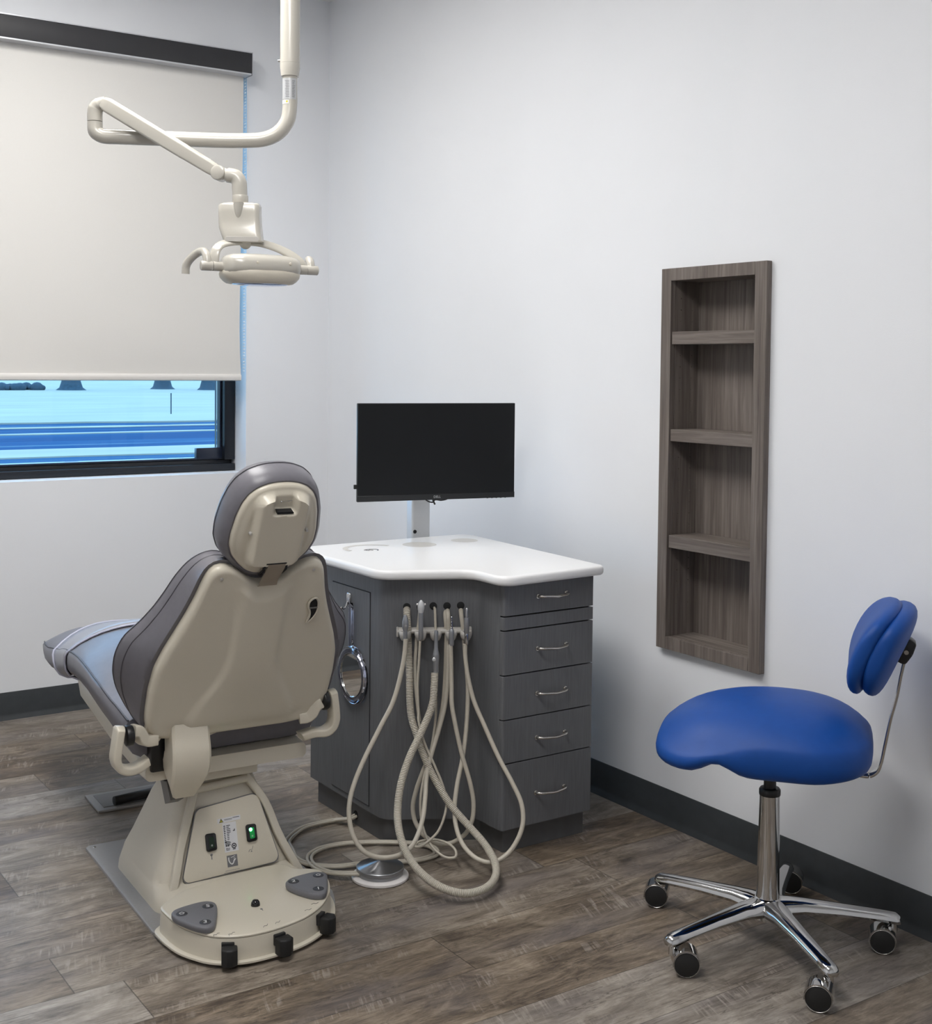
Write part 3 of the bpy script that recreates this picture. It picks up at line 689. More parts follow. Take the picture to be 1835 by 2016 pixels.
MB().cyl((1.2923, -.355, 1.05), mcn + mn * -.041 + V((0, .03, .0125)), .022, 20).build('tilt_bracket', 'black_plastic', mon)
MB().cyl((1.293, -.373, .772), (1.2955, -.373, .772), .006, 14).build('cable_hole', 'gap_black', mon)
cb = MB(); c0 = MM @ V((.0, -.11, -.025))
cb.tube(catmull([MM @ V(p) for p in ((-.045, -.12, -.03), (-.03, -.150, -.02), (-.01, -.157, -.018), (-.002, -.150, -.018), (.02, -.152, -.02), (.045, -.146, -.025), (.06, -.12, -.03))], 6), .0022, 8)
cb.tube(catmull([MM @ V(p) for p in ((-.012, -.13, -.02), (-.008, -.152, -.018), (-.002, -.164, -.018))], 5), .0028, 8)
cb.build('cable', 'black_plastic', mon, 60)

# ------------------------------------------------------------------ ceiling mounted dental light
dl = thing('ceiling_mounted_dental_light', 'beige ceiling-mounted dental light on a folded arm above the chair', 'dental light', (1.578, -.9565, H))
PX, PY = 1.578, -.9565
Pm = Matrix.Translation((PX, PY, 0))
MB().lathe([(.06, H - .001), (.06, H - .02), (.05, H - .03), (.0265, H - .032)][::-1], 32, Pm).build('ceiling_flange', 'lamp_shell', dl)
MB().lathe([(.0265, 2.1055), (.0265, H - .03)], 32, Pm).build('pole', 'lamp_shell', dl)
MB().lathe([(.0215, 2.071), (.0235, 2.071), (.0268, 2.094), (.0268, 2.1050)], 32, Pm).build('collar', 'lamp_shell', dl)
MB().cyl((PX - .0225, PY - .018, 2.115), (PX - .027, PY - .0215, 2.115), .004, 10).build('set_screw', 'chrome', dl)
arm = [(PX, PY, 2.080), (PX, PY, 2.03), (PX, PY, 1.993), (1.5765, -.9632, 1.952), (1.565, -.984, 1.9205), (1.5475, -1.0150, 1.9030), (1.5185, -1.0721, 1.8965), (1.4324, -1.2434, 1.8955), (1.3800, -1.360, 1.8950), (1.3620, -1.396, 1.8965), (1.3545, -1.4110, 1.9070), (1.3530, -1.4128, 1.925), (1.3530, -1.4128, 1.932)]
MB().tube(catmull(arm, 6), .0197, 24).build('elbow_arm', 'lamp_shell', dl, 60)
MB().tube(catmull([(1.3530, -1.4128, 1.9335), (1.3530, -1.4128, 1.955), (1.3550, -1.4110, 1.967), (1.3620, -1.4030, 1.977), (1.3740, -1.389, 1.981)], 6), [.0197] * 13 + [.0190] * 6 + [.0175] * 6, 24).build('swivel_post', 'lamp_shell', dl, 60)
sp0 = V((1.372, -1.397, 1.981)); sp1 = V((1.5800, -1.158, 1.7935)); sd = (sp1 - sp0).normalized(); up = V((0, 0, 1)); up = (up - sd * up.dot(sd)).normalized(); sw = sd.cross(up)
prof = fillet([(-.020, -.019), (.020, -.019), (.020, .014), (.011, .021), (-.011, .021), (-.020, .014)], .006, 4)
sec = lambda p, k, kz=1: [p + sw * (x * k) + up * (y * kz * k) for x, y in prof]
MB().loft([sec(sp0 - sd * .004, .55), sec(sp0 + sd * .004, .8), sec(sp0 + sd * .02, .98), sec(sp0 + sd * .10, 1.0), sec(sp1 - sd * .11, .98), sec(sp1 - sd * .10, .94), sec(sp1 - sd * .03, .90), sec(sp1 - sd * .012, .84), sec(sp1 - sd * .004, .6)]).build('spring_arm', 'lamp_shell', dl, 45)
MB().box((-.0135, -.045, .0), (.0135, .045, .006), .003, 2, frame_mat(sp1 - sd * .078 + up * .0135, sw, sd, up)).build('arm_cover', 'lamp_shell', dl)
MB().cyl(sp1 + sw * -.024, sp1 + sw * .024, .0195, 24, bev=.005).build('knuckle_disc', 'lamp_shell', dl)
MB().tube(catmull([sp1 + V((.0, .0, .001)), (1.597, -1.142, 1.789), (1.609, -1.126, 1.784), (1.6145, -1.1195, 1.772), (1.6160, -1.1185, 1.755), (1.6165, -1.1180, 1.735)], 6), [.016] * 6 + [.0195] * 25, 24).build('knuckle', 'lamp_shell', dl, 60)
# housing block, yoke, head in the lamp frame
ey = V((.142, .99, 0)).normalized(); exl = V((ey.y, -ey.x, 0)); LC = V((1.668, -1.083, 1.548)); LM = frame_mat(LC, exl, ey, (0, 0, 1))
hc = V((1.6180, -1.1175, 0))
vw = V((.5624, .8269, 0)); vd = V((-.8269, .5624, 0))
HM = frame_mat(hc, vw, vd, (0, 0, 1))
MB().cyl((hc.x, hc.y, 1.737), (hc.x, hc.y, 1.716), .0208, 24, bev=.003).build('swivel_ring', 'lamp_shell', dl)
def hsec(z, x0, x1, y0, y1, r): return [HM @ V((x, y, z)) for x, y in rrect(x0, y0, x1, y1, r, 6)]
MB().loft([hsec(1.7165, -.030, .030, -.020, .026, .012), hsec(1.714, -.048, .050, -.024, .028, .014), hsec(1.708, -.054, .053, -.027, .030, .014), hsec(1.690, -.054, .053, -.0285, .030, .014), hsec(1.668, -.053, .054, -.030, .030, .014), hsec(1.650, -.051, .056, -.034, .028, .014), hsec(1.636, -.046, .058, -.038, .024, .014), hsec(1.624, -.041, .061, -.040, .016, .014), hsec(1.616, -.038, .062, -.040, .006, .012), hsec(1.613, -.034, .058, -.036, .002, .010)]).build('swivel_housing', 'lamp_shell', dl, 50)
MB().lathe([(.004, 1.668), (.009, 1.680), (.0125, 1.700), (.014, 1.7145)], 20, Matrix.Translation((hc.x, hc.y, 0)) @ Matrix.Translation(vd * -.0225) ).build('housing_rib', 'lamp_shell', dl, 60)
MB().prism(rrect(-.032, 1.6135, .056, 1.6265, .006), 0, .0015, .0007, 1, frame_mat(hc - vd * .0385, vw, (0, 0, 1), -vd)).build('housing_opening', 'holder_grey', dl, 40)
pv = LM @ V((-.034, -.030, .064))
MB().cyl(pv + V((.0, .0, .026)), pv + V((0, 0, -.004)), .0135, 20, bev=.003).ball(pv, .0155, 20).build('yoke_pivot', 'lamp_shell', dl)
yk = catmull([LM @ V(p) for p in ((0, -.121, -.004), (-.001, -.121, .018), (-.006, -.114, .042), (-.016, -.098, .056), (-.030, -.060, .066), (-.034, -.030, .068), (-.032, .012, .066), (-.024, .060, .052), (-.012, .095, .032), (-.003, .112, .014), (0, .116, -.004))], 6)
MB().tube(yk, 1, 8, sect=[(x * 1, y) for x, y in rrect(-.0125, -.0045, .0125, .0045, .004, 3)], up=(-vd.x, -vd.y, .9)).build('yoke', 'lamp_shell', dl, 40)
# head body
def head_ring(y, w, zt, zb, n=28):
    out = []
    for k in range(n):
        a = 2 * PI * k / n; c, s_ = math.cos(a), math.sin(a)
        x = w * math.copysign(abs(c) ** .6, c); z = (zt if s_ > 0 else -zb) * abs(s_) ** .75
        out.append(LM @ V((x, y, z)))
    return out
MB().loft([head_ring(y, w, zt, zb) for y, w, zt, zb in ((-.101, .012, .012, .010), (-.099, .028, .020, .018), (-.092, .044, .027, .022), (-.080, .054, .031, .024), (-.055, .060, .0335, .025), (0, .063, .034, .025), (.055, .060, .0325, .024), (.080, .054, .029, .022), (.094, .043, .024, .020), (.101, .028, .017, .015), (.103, .012, .010, .008))]).build('lamp_housing', 'lamp_shell', dl, 50)
def rim_ring(y, w, z0, n=28): pass
def plan(scale, z, dz=0): return [LM @ V((.070 * scale * math.copysign(abs(math.cos(a)) ** .7, math.cos(a)) - .006, .106 * scale * math.copysign(abs(math.sin(a)) ** .7, math.sin(a)), z)) for a in [2 * PI * k / 40 for k in range(40)]]
MB().loft([plan(.90, -.006), plan(.96, -.011), plan(.975, -.018), plan(.955, -.027), plan(.88, -.036), plan(.80, -.0415), plan(.70, -.043)]).build('lamp_bezel', 'shell_matte', dl, 40)
MB().loft([plan(.68, -.0432), plan(.64, -.0450), plan(.4, -.0470)]).build('lamp_lens', 'lens_glass', dl, 40)
for y in (-.025, .062): MB().lathe([(0, .003), (.003, .0025), (.004, 0)], 12, frame_mat(LM @ V((.0595, y, .008)), ey, (0, 0, 1), exl)).build('housing_screw', 'shell', dl)
for sg in (-1, 1):
    MB().cyl(LM @ V((0, sg * .096, -.001)), LM @ V((0, sg * .125, -.001)), .0125, 20).cyl(LM @ V((0, sg * .1255, -.001)), LM @ V((0, sg * .156, -.001)), .0125, 20, bev=.002).build('axle', 'lamp_shell', dl)
    if sg > 0: hp = [(0, .138, 0), (-.008, .139, .018), (-.026, .141, .028), (-.050, .148, .026), (-.074, .156, .012), (-.086, .160, .000)]
    else: hp = [(0, sg * .138, 0), (-.006, sg * .139, .022), (-.022, sg * .141, .036), (-.044, sg * .150, .036), (-.066, sg * .166, .020), (-.078, sg * .174, .002), (-.080, sg * .175, -.018)]
    MB().tube(catmull([LM @ V(p) for p in hp], 6), [.0105] * 30 + [.0105] * 7, 16).build('handle', 'lamp_shell', dl, 60)
def sticker(name, mat, r, z0, z1, a0, a1, parent, extra=None):
    n = 10; m_ = MB(); ringA = []; 
    rows = [[V((PX + r * math.cos(R(a0 + (a1 - a0) * k / n)), PY + r * math.sin(R(a0 + (a1 - a0) * k / n)), z)) for k in range(n + 1)] for z in (z0, z1)]
    m_.loft(rows, False, False, False); return m_.build(name, mat, parent, 60)
camang = math.degrees(math.atan2(-2.4853 - PY, 4.6888 - PX))
st = sticker('rating_sticker', 'sticker_silver', .0200, 2.008, 2.064, camang - 80, camang + 60, dl)
for k in range(11):
    z = 2.056 - k * .0042
    for a0, a1 in ((-42 + 8 * random.random(), -4), (16, 34 + 8 * random.random())): sticker('sticker_print', 'print_grey', .0202, z, z + .0013, camang + a0, camang + a1, st)
sticker('small_sticker', 'print_white', .0200, 1.996, 2.006, camang - 80, camang - 8, dl)
sticker('warning_mark', 'warn_yellow', .0202, 1.999, 2.004, camang - 32, camang - 16, dl)

# ------------------------------------------------------------------ dental chair
TH = R(-2.8)
dc = thing('dental_chair', 'beige-shelled dental chair with grey upholstery, seen from behind', 'dental chair', (1.8, -1.245, 0), TH)
tilt = R(25.8455); AX = V((math.sin(tilt), 0, math.cos(tilt))); NB = V((math.cos(tilt), 0, -math.sin(tilt))); PB = V((.1002, 0, .4179))
def bk(t, b, off=0): return PB + AX * t + V((0, b, 0)) + NB * off
def mirror(half): return half + [(t, -b) for t, b in half[::-1] if abs(b) > 1e-6]
def radial(poly, c, n):
    """sample closed polygon (t,b) by angle about c"""
    out = []; P = poly + [poly[0]]
    for k in range(n):
        a = 2 * PI * k / n; d = (math.cos(a), math.sin(a)); best = 0
        for (x0, y0), (x1, y1) in zip(P, P[1:]):
            ex, ey_ = x1 - x0, y1 - y0; det = d[0] * ey_ - d[1] * ex
            if abs(det) < 1e-12: continue
            rx, ry = x0 - c[0], y0 - c[1]
            t = (rx * ey_ - ry * ex) / det; u = (rx * d[1] - ry * d[0]) / det
            if t > 0 and -1e-6 <= u <= 1 + 1e-6: best = max(best, t)
        out.append((c[0] + d[0] * best, c[1] + d[1] * best))
    return out
def smooth_ring(r, it=1):
    n = len(r)
    for _ in range(it): r = [((r[i - 1][0] + 2 * r[i][0] + r[(i + 1) % n][0]) / 4, (r[i - 1][1] + 2 * r[i][1] + r[(i + 1) % n][1]) / 4) for i in range(n)]
    return r
def toward(r, c, d):
    out = []
    for p in r:
        L = math.hypot(p[0] - c[0], p[1] - c[1]); k = max(0, (L - d) / L); out.append((c[0] + (p[0] - c[0]) * k, c[1] + (p[1] - c[1]) * k))
    return out
def relief(outline, c, n, back, edge_w, hfun, fn, rings=18, drop=.016):
    """shell: rounded border, relief hfun(t,b) on top, closed at the back"""
    R0 = outline; rows = []
    rows.append([fn(*p, back) for p in R0]); rows.append([fn(*p, -drop) for p in R0])
    for k in range(1, 6):
        a = k / 6 * PI / 2; rows.append([fn(*p, -drop + drop * math.sin(a)) for p in toward(R0, c, edge_w * (1 - math.cos(a)))])
    R1 = toward(R0, c, edge_w)
    for k in range(rings):
        s_ = 1 - k / rings
        w_ = min(1, k / 4)
        rows.append([fn(c[0] + (p[0] - c[0]) * s_, c[1] + (p[1] - c[1]) * s_, hfun(c[0] + (p[0] - c[0]) * s_, c[1] + (p[1] - c[1]) * s_) * w_) for p in R1])
    rows.append([fn(c[0] + (p[0] - c[0]) * .01, c[1] + (p[1] - c[1]) * .01, hfun(*c)) for p in R1])
    return rows
NS = 144
half = [(-.003, 0), (-.003, .06), (-.003, .13), (.004, .19), (.022, .213), (.0438, .2240), (.077, .2280), (.148, .2290), (.208, .2235), (.2575, .2080), (.3018, .190), (.348, .1715), (.394, .1560), (.4451, .1430), (.4638, .1380), (.4760, .1260), (.4795, .1080), (.4745, .0890), (.4630, .0700), (.4480, .0540), (.4360, .040), (.4290, .025), (.4290, 0)]
shell_o = smooth_ring(radial(mirror(half), (.21, 0), NS), 1)
def hb_back(t, b):
    wl = .055 + .0 * t + .055 * (sstep(.26, .03, t)) ** 2 + .02 * sstep(.25, .1, t)
    ridge = sstep(wl + .010, wl - .006, abs(b)) * sstep(.425, .405, t)
    lower = sstep(.055, .030, t)
    dim = 0
    for sb in (-.1105, .1105):
        d = math.hypot(t - .450, b - sb); dim -= .007 * math.exp(-(d / .011) ** 2)
    return .007 * max(ridge, 0) * sstep(.0, .06, t) + .010 * math.exp(-((b) / .12) ** 2 - ((t - .2) / .16) ** 2) - .004 * lower * (1 - ridge) + dim
shell = MB().loft(relief(shell_o, (.21, 0), NS, -.034, .016, hb_back, bk, 30)).build('back_shell', 'shell', dc, 50, local=True)
# screws, crescent grip
for t, b in ((.4491, -.1100), (.4549, .1108)):
    MB().lathe([(0, .0040), (.004, .003), (.0056, -.004)], 14, frame_mat(bk(t, b, -.0035), (0, 1, 0), AX, NB)).build('shell_screw', 'screw_metal', shell, 40, local=True)
cr = MB(); cro = catmull([V((.3790, .1275, 0)), V((.3740, .1350, 0)), V((.3576, .1400, 0)), V((.3350, .1385, 0)), V((.3150, .1270, 0)), V((.3105, .1190, 0)), V((.3240, .1225, 0)), V((.3400, .1215, 0)), V((.3560, .1150, 0)), V((.3700, .1160, 0))], 4, True)
cr.loft([[bk(p.x, p.y, .0035) for p in cro], [bk(p.x, p.y, .0055) for p in cro]]).build('grip_slot', 'gap_black', shell, 30, local=True)
MB().tube([bk(p.x, p.y, .0048) for p in cro], .0028, 8, closed=True).build('slot_rim', 'shell_matte', shell, 60, local=True)
MB().box((-.010, -.0015, 0), (.010, .0015, .002), 0, 1, frame_mat(bk(.352, .128, .0056), (0, .9, 0), AX, NB)).build('slot_lever', 'link_grey', shell, 0, local=True)
# lower skirt of the shell with tabs
sk = [(.045, -.222), (.045, .224), (.020, .222), (.004, .195), (-.004, .13), (-.003, .076), (.018, .062), (.021, .0), (.018, -.012), (.0, -.034), (-.010, -.062), (-.012, -.150), (.010, -.160), (.012, -.178), (-.006, -.186), (-.010, -.206), (.010, -.222)]
MB().loft([[bk(t, b, o) for t, b in fillet(sk, .007, 4)] for o in (-.033, -.0105)]).build('back_skirt', 'shell', dc, 30, local=True)
for t, b in ((.0118, -.170), (.0215, .008), (.0277, .1954)): MB().lathe([(0, .003), (.003, .002), (.0036, 0)], 12, frame_mat(bk(t, b, -.0105), (0, 1, 0), AX, NB)).build('skirt_screw', 'screw_metal', shell, 40, local=True)
# back cushion
pad_b = [(-.004, 0), (-.004, .15), (.004, .20), (.022, .223), (.046, .2345), (.077, .239), (.148, .241), (.208, .236), (.2575, .221), (.3018, .203), (.348, .184), (.394, .168), (.4451, .155), (.470, .147), (.486, .130), (.490, .108), (.485, .085), (.472, .066), (.457, .050), (.445, .036), (.438, .022), (.437, 0)]
pad_f = [(-.050, 0), (-.055, .14), (-.050, .190), (.0, .222), (.036, .245), (.10, .277), (.15, .2905), (.20, .2905), (.245, .277), (.275, .247), (.32, .216), (.36, .196), (.40, .179), (.437, .155), (.458, .125), (.4625, .102), (.455, .075), (.436, .045), (.428, .02), (.428, 0)]
rb = smooth_ring(radial(mirror(pad_b), (.21, 0), NS), 2); rf = smooth_ring(radial(mirror(pad_f), (.21, 0), NS), 2)
def mixr(a, b, k): return [(p[0] + (q[0] - p[0]) * k, p[1] + (q[1] - p[1]) * k) for p, q in zip(a, b)]
rows = [[bk(*p, -.030) for p in toward(rb, (.21, 0), .03)], [bk(*p, -.022) for p in rb], [bk(*p, -.030) for p in mixr(rb, rf, .16)], [bk(*p, -.050) for p in mixr(rb, rf, .42)], [bk(*p, -.072) for p in mixr(rb, rf, .76)], [bk(*p, -.088) for p in mixr(rb, rf, .95)], [bk(*p, -.100) for p in rf],
        [bk(*p, -.110) for p in toward(rf, (.21, 0), .006)], [bk(*p, -.113) for p in toward(rf, (.21, 0), .018)], [bk(*p, -.109) for p in toward(rf, (.21, 0), .045)]]
for k in (.72, .5, .3, .1, .02): rows.append([bk(.21 + (p[0] - .21) * k, p[1] * k, -.085 - .02 * k) for p in rf])
bc = MB().loft(rows).build('back_cushion', 'vinyl_grey', dc, 60, local=True)
MB().tube([bk(*p, -.0735) for p in mixr(rb, rf, .785)], .0016, 6, closed=True).build('seam', 'vinyl_seam', bc, 60, local=True)
MB().tube([bk(*p, -.100) for p in toward(rf, (.21, 0), -.0004)], .0013, 6, closed=True).build('seam', 'vinyl_seam', bc, 60, local=True)
# headrest: shell + cushion
HN = 120; hcn = (.575, -.004)
hh = [(.455, 0), (.455, .020), (.457, .034), (.465, .052), (.484, .072), (.508, .091), (.535, .101), (.565, .1015), (.61, .0955), (.640, .0870), (.660, .0760), (.6765, .0570), (.685, .0350), (.6883, .015), (.6885, 0)]
ho = smooth_ring(radial([(t, b - .004) for t, b in mirror(hh)], hcn, HN), 1)
def hb_head(t, b):
    b = b + .002
    w_ = .060
    r = sstep(w_ + .006, w_ - .008, abs(b)) * sstep(.478, .492, t) * sstep(.676, .660, t)
    rec = sstep(.030, .020, abs(b)) * sstep(.622, .634, t) * sstep(.700, .66, t)
    return .019 * r * (1 - rec * .95) + .005
head = MB().loft(relief(ho, hcn, HN, -.018, .011, hb_head, bk, 30, .012)).build('headrest_shell', 'shell', dc, 50, local=True)
MB().loft([[bk(t, b, o) for t, b in fillet([(.6270, -.0205), (.6270, .0205), (.6325, .016), (.6330, -.0205)], .0015, 3)] for o in (.0085, .0222)]).build('release_slot', 'gap_black', head, 30, local=True)
MB().tube([bk(.6535, -.012, .0125), bk(.6545, .014, .0125)], .0009, 6).ball(bk(.6535, -.012, .0128), .0022, 8).build('release_pin', 'chrome', head, 60, local=True)
for t, b in ((.5725, -.0673), (.5726, .0653)): MB().lathe([(0, .0050), (.0032, .004), (.0042, -.004)], 12, frame_mat(bk(t, b, .0085), (0, 1, 0), AX, NB)).build('shell_screw', 'screw_metal', head, 40, local=True)
rhb = toward(ho, hcn, -.006); rhf = toward(ho, hcn, -.004)
def fwd(r, k, dt=0): return [(hcn[0] + (p[0] - hcn[0]) * k + dt, hcn[1] + (p[1] - hcn[1]) * k) for p in r]
rows = [[bk(*p, -.016) for p in toward(ho, hcn, .012)], [bk(*p, -.010) for p in toward(ho, hcn, -.004)], [bk(*p, -.016) for p in toward(ho, hcn, -.011)], [bk(*p, -.035) for p in toward(ho, hcn, -.017)], [bk(*p, -.060) for p in toward(ho, hcn, -.018)], [bk(*p, -.080) for p in toward(ho, hcn, -.014)], [bk(*p, -.094) for p in toward(ho, hcn, -.005)], [bk(*p, -.102) for p in toward(ho, hcn, .012)]]
for k in (.6, .35, .1, .02): rows.append([bk(hcn[0] + (p[0] - hcn[0]) * k, hcn[1] + (p[1] - hcn[1]) * k, -.100) for p in ho])
hc2 = MB().loft(rows).build('headrest_cushion', 'vinyl_grey', dc, 60, local=True)
MB().tube([bk(*p, -.066) for p in toward(ho, hcn, -.0182)], .0012, 6, closed=True).build('seam', 'vinyl_seam', hc2, 60, local=True)
sl = [(.505, .010), (.499, .0215), (.486, .0215), (.468, .0140), (.450, .0060), (.436, .0020), (.427, .0030), (.420, -.006)]
m = MB(); m.loft([[bk(t, b, o + d) for b, d in ((-.0205 + .0035 * (t - .42) / .08, 0), (.0225 + .0015 * (t - .42) / .08, 0), (.0225 + .0015 * (t - .42) / .08, .003), (-.0205 + .0035 * (t - .42) / .08, .003))] for t, o in sl])
m.build('headrest_bar', 'strip_metal', dc, 30, local=True)
for bb in (-.0245, .0275): MB().loft([[bk(t, bb + dx, o) for dx in (-.0025, .0025)] + [bk(t, bb + dx, o - .006) for dx in (.0025, -.0025)] for t, o in ((.499, .0236), (.480, .0234), (.466, .0130), (.456, .0050))]).build('bar_slot', 'gap_black', head, 30, local=True)
MB().loft([[bk(t, b, o) for t, b in ((.4965, -.022), (.4965, .026), (.4995, .026), (.4995, -.022))] for o in (.018, .0248)]).build('bar_slot', 'gap_black', head, 0, local=True)

# seat and leg rest
wtab = [(-1.262, .120), (-1.21, .150), (-1.08, .172), (-.90, .185), (-.75, .196), (-.58, .216), (-.41, .232), (-.2, .240), (.0, .240), (.13, .238)]
zstab = [(-1.262, .390), (-1.08, .408), (-.90, .436), (-.716, .472), (-.58, .492), (-.444, .503), (-.25, .488), (-.1, .469), (.05, .452), (.13, .444)]
zttab = [(-1.262, .412), (-1.17, .444), (-1.08, .462), (-.90, .500), (-.75, .533), (-.65, .549), (-.5, .552), (-.35, .538), (-.15, .500), (.13, .462)]
zbtab = [(-1.262, .372), (-1.21, .345), (-1.08, .335), (-.90, .355), (-.75, .385), (-.58, .412), (-.41, .418), (-.2, .395), (.0, .362), (.13, .352)]
def seat_ring(a, grow=0, n=14):
    w_, zs, zt, zb = interp(wtab, a) + grow, interp(zstab, a), interp(zttab, a) + grow, interp(zbtab, a) - grow
    out = []
    for k in range(n + 1):
        x = -w_ + 2 * w_ * k / n; q = x / w_
        out.append(V((a, x, zs + (zt - zs) * (1 - abs(q) ** 2.4))))
    hz_ = zs - zb
    for dx, fz in ((.004, .12), (.004, .35), (.0, .60), (-.012, .82), (-.035, .96)): out.append(V((a, w_ + dx, zs - hz_ * fz)))
    out.append(V((a, w_ - .07, zb)))
    out.append(V((a, -w_ + .07, zb)))
    for dx, fz in ((.004, .12), (.004, .35), (.0, .60), (-.012, .82), (-.035, .96))[::-1]: out.append(V((a, -w_ - dx, zs - hz_ * fz)))
    return out
def shrink(r, k):
    c = sum(r, V()) / len(r); return [c + (p - c) * k for p in r]
aa = [-1.262, -1.25, -1.22, -1.18, -1.12, -1.05, -.98, -.90, -.84, -.78, -.72, -.66, -.6, -.54, -.48, -.42, -.36, -.3, -.24, -.18, -.12, -.08, -.04, -.01, .012, .022]
rings = [shrink(seat_ring(-1.27), .55)] + [seat_ring(a) for a in aa] + [shrink(seat_ring(.030), .9)]
seat = MB().loft(rings).build('seat_cushion', 'vinyl_grey', dc, 55, local=True)
for sg in (-1, 1):
    MB().tube([V((a, sg * interp(wtab, a) * .992, interp(zstab, a) + .003)) for a in aa[2:]], .0022, 8).build('seam', 'vinyl_seam', seat, 60, local=True)
def slanted(a0, grow, lead):
    """ring of the cover, its top leading towards the sitter"""
    r = seat_ring(a0, grow); z0 = min(p.z for p in r); z1 = max(p.z for p in r)
    out = []
    for i, p in enumerate(r):
        a = a0 + lead * ((p.z - z0) / (z1 - z0)) ** 1.5
        q = seat_ring(a, grow)[i]; out.append(q)
    return out
cov = MB().loft([slanted(-.70, .0045, .10), slanted(-.745, .005, .07), slanted(-.79, .005, .03), slanted(-.83, .005, -.02), slanted(-.87, .0045, -.07)], False, False).build('toe_cover', 'toe_cover', dc, 60, local=True)
cov.modifiers.new('thick', 'SOLIDIFY').thickness = .002
MB().tube(slanted(-.70, .005, .10), .0030, 8, closed=True).build('cover_piping', 'toe_piping', cov, 60, local=True)
MB().tube(slanted(-.87, .005, -.07), .0040, 8, closed=True).build('cover_piping', 'toe_piping', cov, 60, local=True)
# seat pan / frame
def pan_ring(a, w_, z0, z1): return [V((a, y, z)) for y, z in rrect(-w_, z0, w_, z1, min(.014, (z1 - z0) * .4), 4)]
MB().loft([pan_ring(-.78, .15, .352, .385), pan_ring(-.6, .19, .360, .408), pan_ring(-.42, .200, .350, .412), pan_ring(-.2, .205, .325, .392), pan_ring(.0, .205, .310, .356), pan_ring(.05, .205, .312, .350)]).build('seat_pan', 'shell_matte', dc, 45, local=True)
MB().box((-.16, -.085, .285), (.03, .085, .313), .006, 2).build('lift_crosshead', 'shell_matte', dc, 40, local=True)
# link bracket: curved band from shell to base on the left
lk = catmull([(.118, 0, .470), (.128, 0, .430), (.138, 0, .395), (.134, 0, .350), (.112, 0, .305), (.088, 0, .275)], 5)
rows = []
for i, p in enumerate(lk):
    d = (lk[min(i + 1, len(lk) - 1)] - lk[max(i - 1, 0)]).normalized(); n_ = V((d.z, 0, -d.x)); n_ = n_ if n_.x > 0 else -n_
    q = i / (len(lk) - 1); b0 = -.163 - .004 * math.sin(q * PI) + .012 * sstep(.75, 1, q) ; b1 = -.074 - .020 * sstep(.55, 1, q)
    th = .055 + .03 * q
    rows.append([p + V((0, b, 0)) + n_ * o for b, o in ((b0 + .006, 0), (b1 - .006, 0), (b1, -.006), (b1, -th), (b0, -th), (b0, -.006))])
MB().loft(rows).build('back_hinge_arm', 'shell', dc, 38, local=True)
MB().box((-.05, -.195, .335), (.06, -.155, .42), .006).box((-.10, -.16, .30), (.04, -.10, .36), .01).build('hinge_block', 'black_plastic', dc, 40, local=True)
MB().loft([[V((a + da, b, z + dz)) for b in (-.150, -.118) for da, dz in (((-.02, .0), (.02, .02)) if b == -.150 else ((.02, .02), (-.02, 0)))] for a, z in ((.045, .245), (.015, .285), (-.05, .345))]).build('lift_link', 'link_grey', dc, 30, local=True)
# armrest brackets
for sg in (-1, 1):
    k_ = 1.0 if sg < 0 else .84; zo = 0 if sg < 0 else .018
    br = catmull([(.098, sg * .196 * k_, .428), (.104, sg * .220 * k_, .430), (.110, sg * .232 * k_, .438), (.114, sg * .240 * k_, .452), (.118, sg * .248 * k_, .460), (.120, sg * .256 * k_, .461)], 6)
    ar = MB().tube([p + V((0, 0, zo * sstep(.196, .25, abs(p.y)))) for p in br], 1, 8, sect=rrect(-.013, -.0135, .013, .0135, .004, 3), up=(0, 0, 1)).build('armrest_bracket', 'shell', dc, 45, local=True)
    MB().cyl((.120, sg * .2565 * k_, .451 + zo), (.120, sg * .2735 * k_, .451 + zo), .0235, 24, bev=.003).build('armrest_pivot', 'black_plastic', ar, 40, local=True)
    ap = catmull([(.120, sg * .286 * k_, .476 + zo), (.121, sg * .2895 * k_, .455 + zo), (.121, sg * .294 * k_, .425 + zo), (.119, sg * .2955 * k_, .400 + zo), (.116, sg * .288 * k_, .382 + zo), (.112, sg * .270 * k_, .371 + zo), (.10, sg * .240 * k_, .369 + zo), (.08, sg * .210 * k_, .376)], 6)
    n_ = len(ap)
    MB().loft([[p + V((x * w_, 0, 0)) + nn_ * y for x, y in rrect(-.021, -.0095, .021, .0095, .005, 4)] for p, w_, nn_ in [(ap[q], (.35 if q == 0 else .8 if q == 1 else 1), (lambda t: V((0, t.z, -t.y)).normalized())((ap[min(q + 1, n_ - 1)] - ap[max(q - 1, 0)]).normalized())) for q in range(n_)]]).build('armrest', 'shell', dc, 45, local=True)
# pillar
def pr(z, a0, a1, b, r=.03): return [V((a, y, z)) for a, y in rrect(a0, -b, a1, b, r, 6)]
base = MB().loft([pr(.004, -.275, .110, .190, .05), pr(.03, -.272, .105, .188, .05), pr(.046, -.268, .090, .184, .05), pr(.054, -.266, .070, .181, .048), pr(.059, -.265, .0535, .179, .046), pr(.07, -.262, .050, .176, .045), pr(.11, -.25, .037, .156, .04), pr(.16, -.235, .022, .135, .036), pr(.21, -.215, .0065, .117, .032), pr(.25, -.19, -.006, .101, .03), pr(.284, -.165, -.016, .088, .025)]).build('base_pillar', 'shell_matte', dc, 40, local=True)
PO = V((.0665, 0, .0353)); PU = V((-.295, 0, .9555)).normalized(); PN = V((PU.z, 0, -PU.x))
def pm(h, b, o=0): return PO + PU * h + V((0, b, 0)) + PN * o
PMt = lambda h, b, o=0: frame_mat(pm(h, b, o), (0, 1, 0), PU, PN)
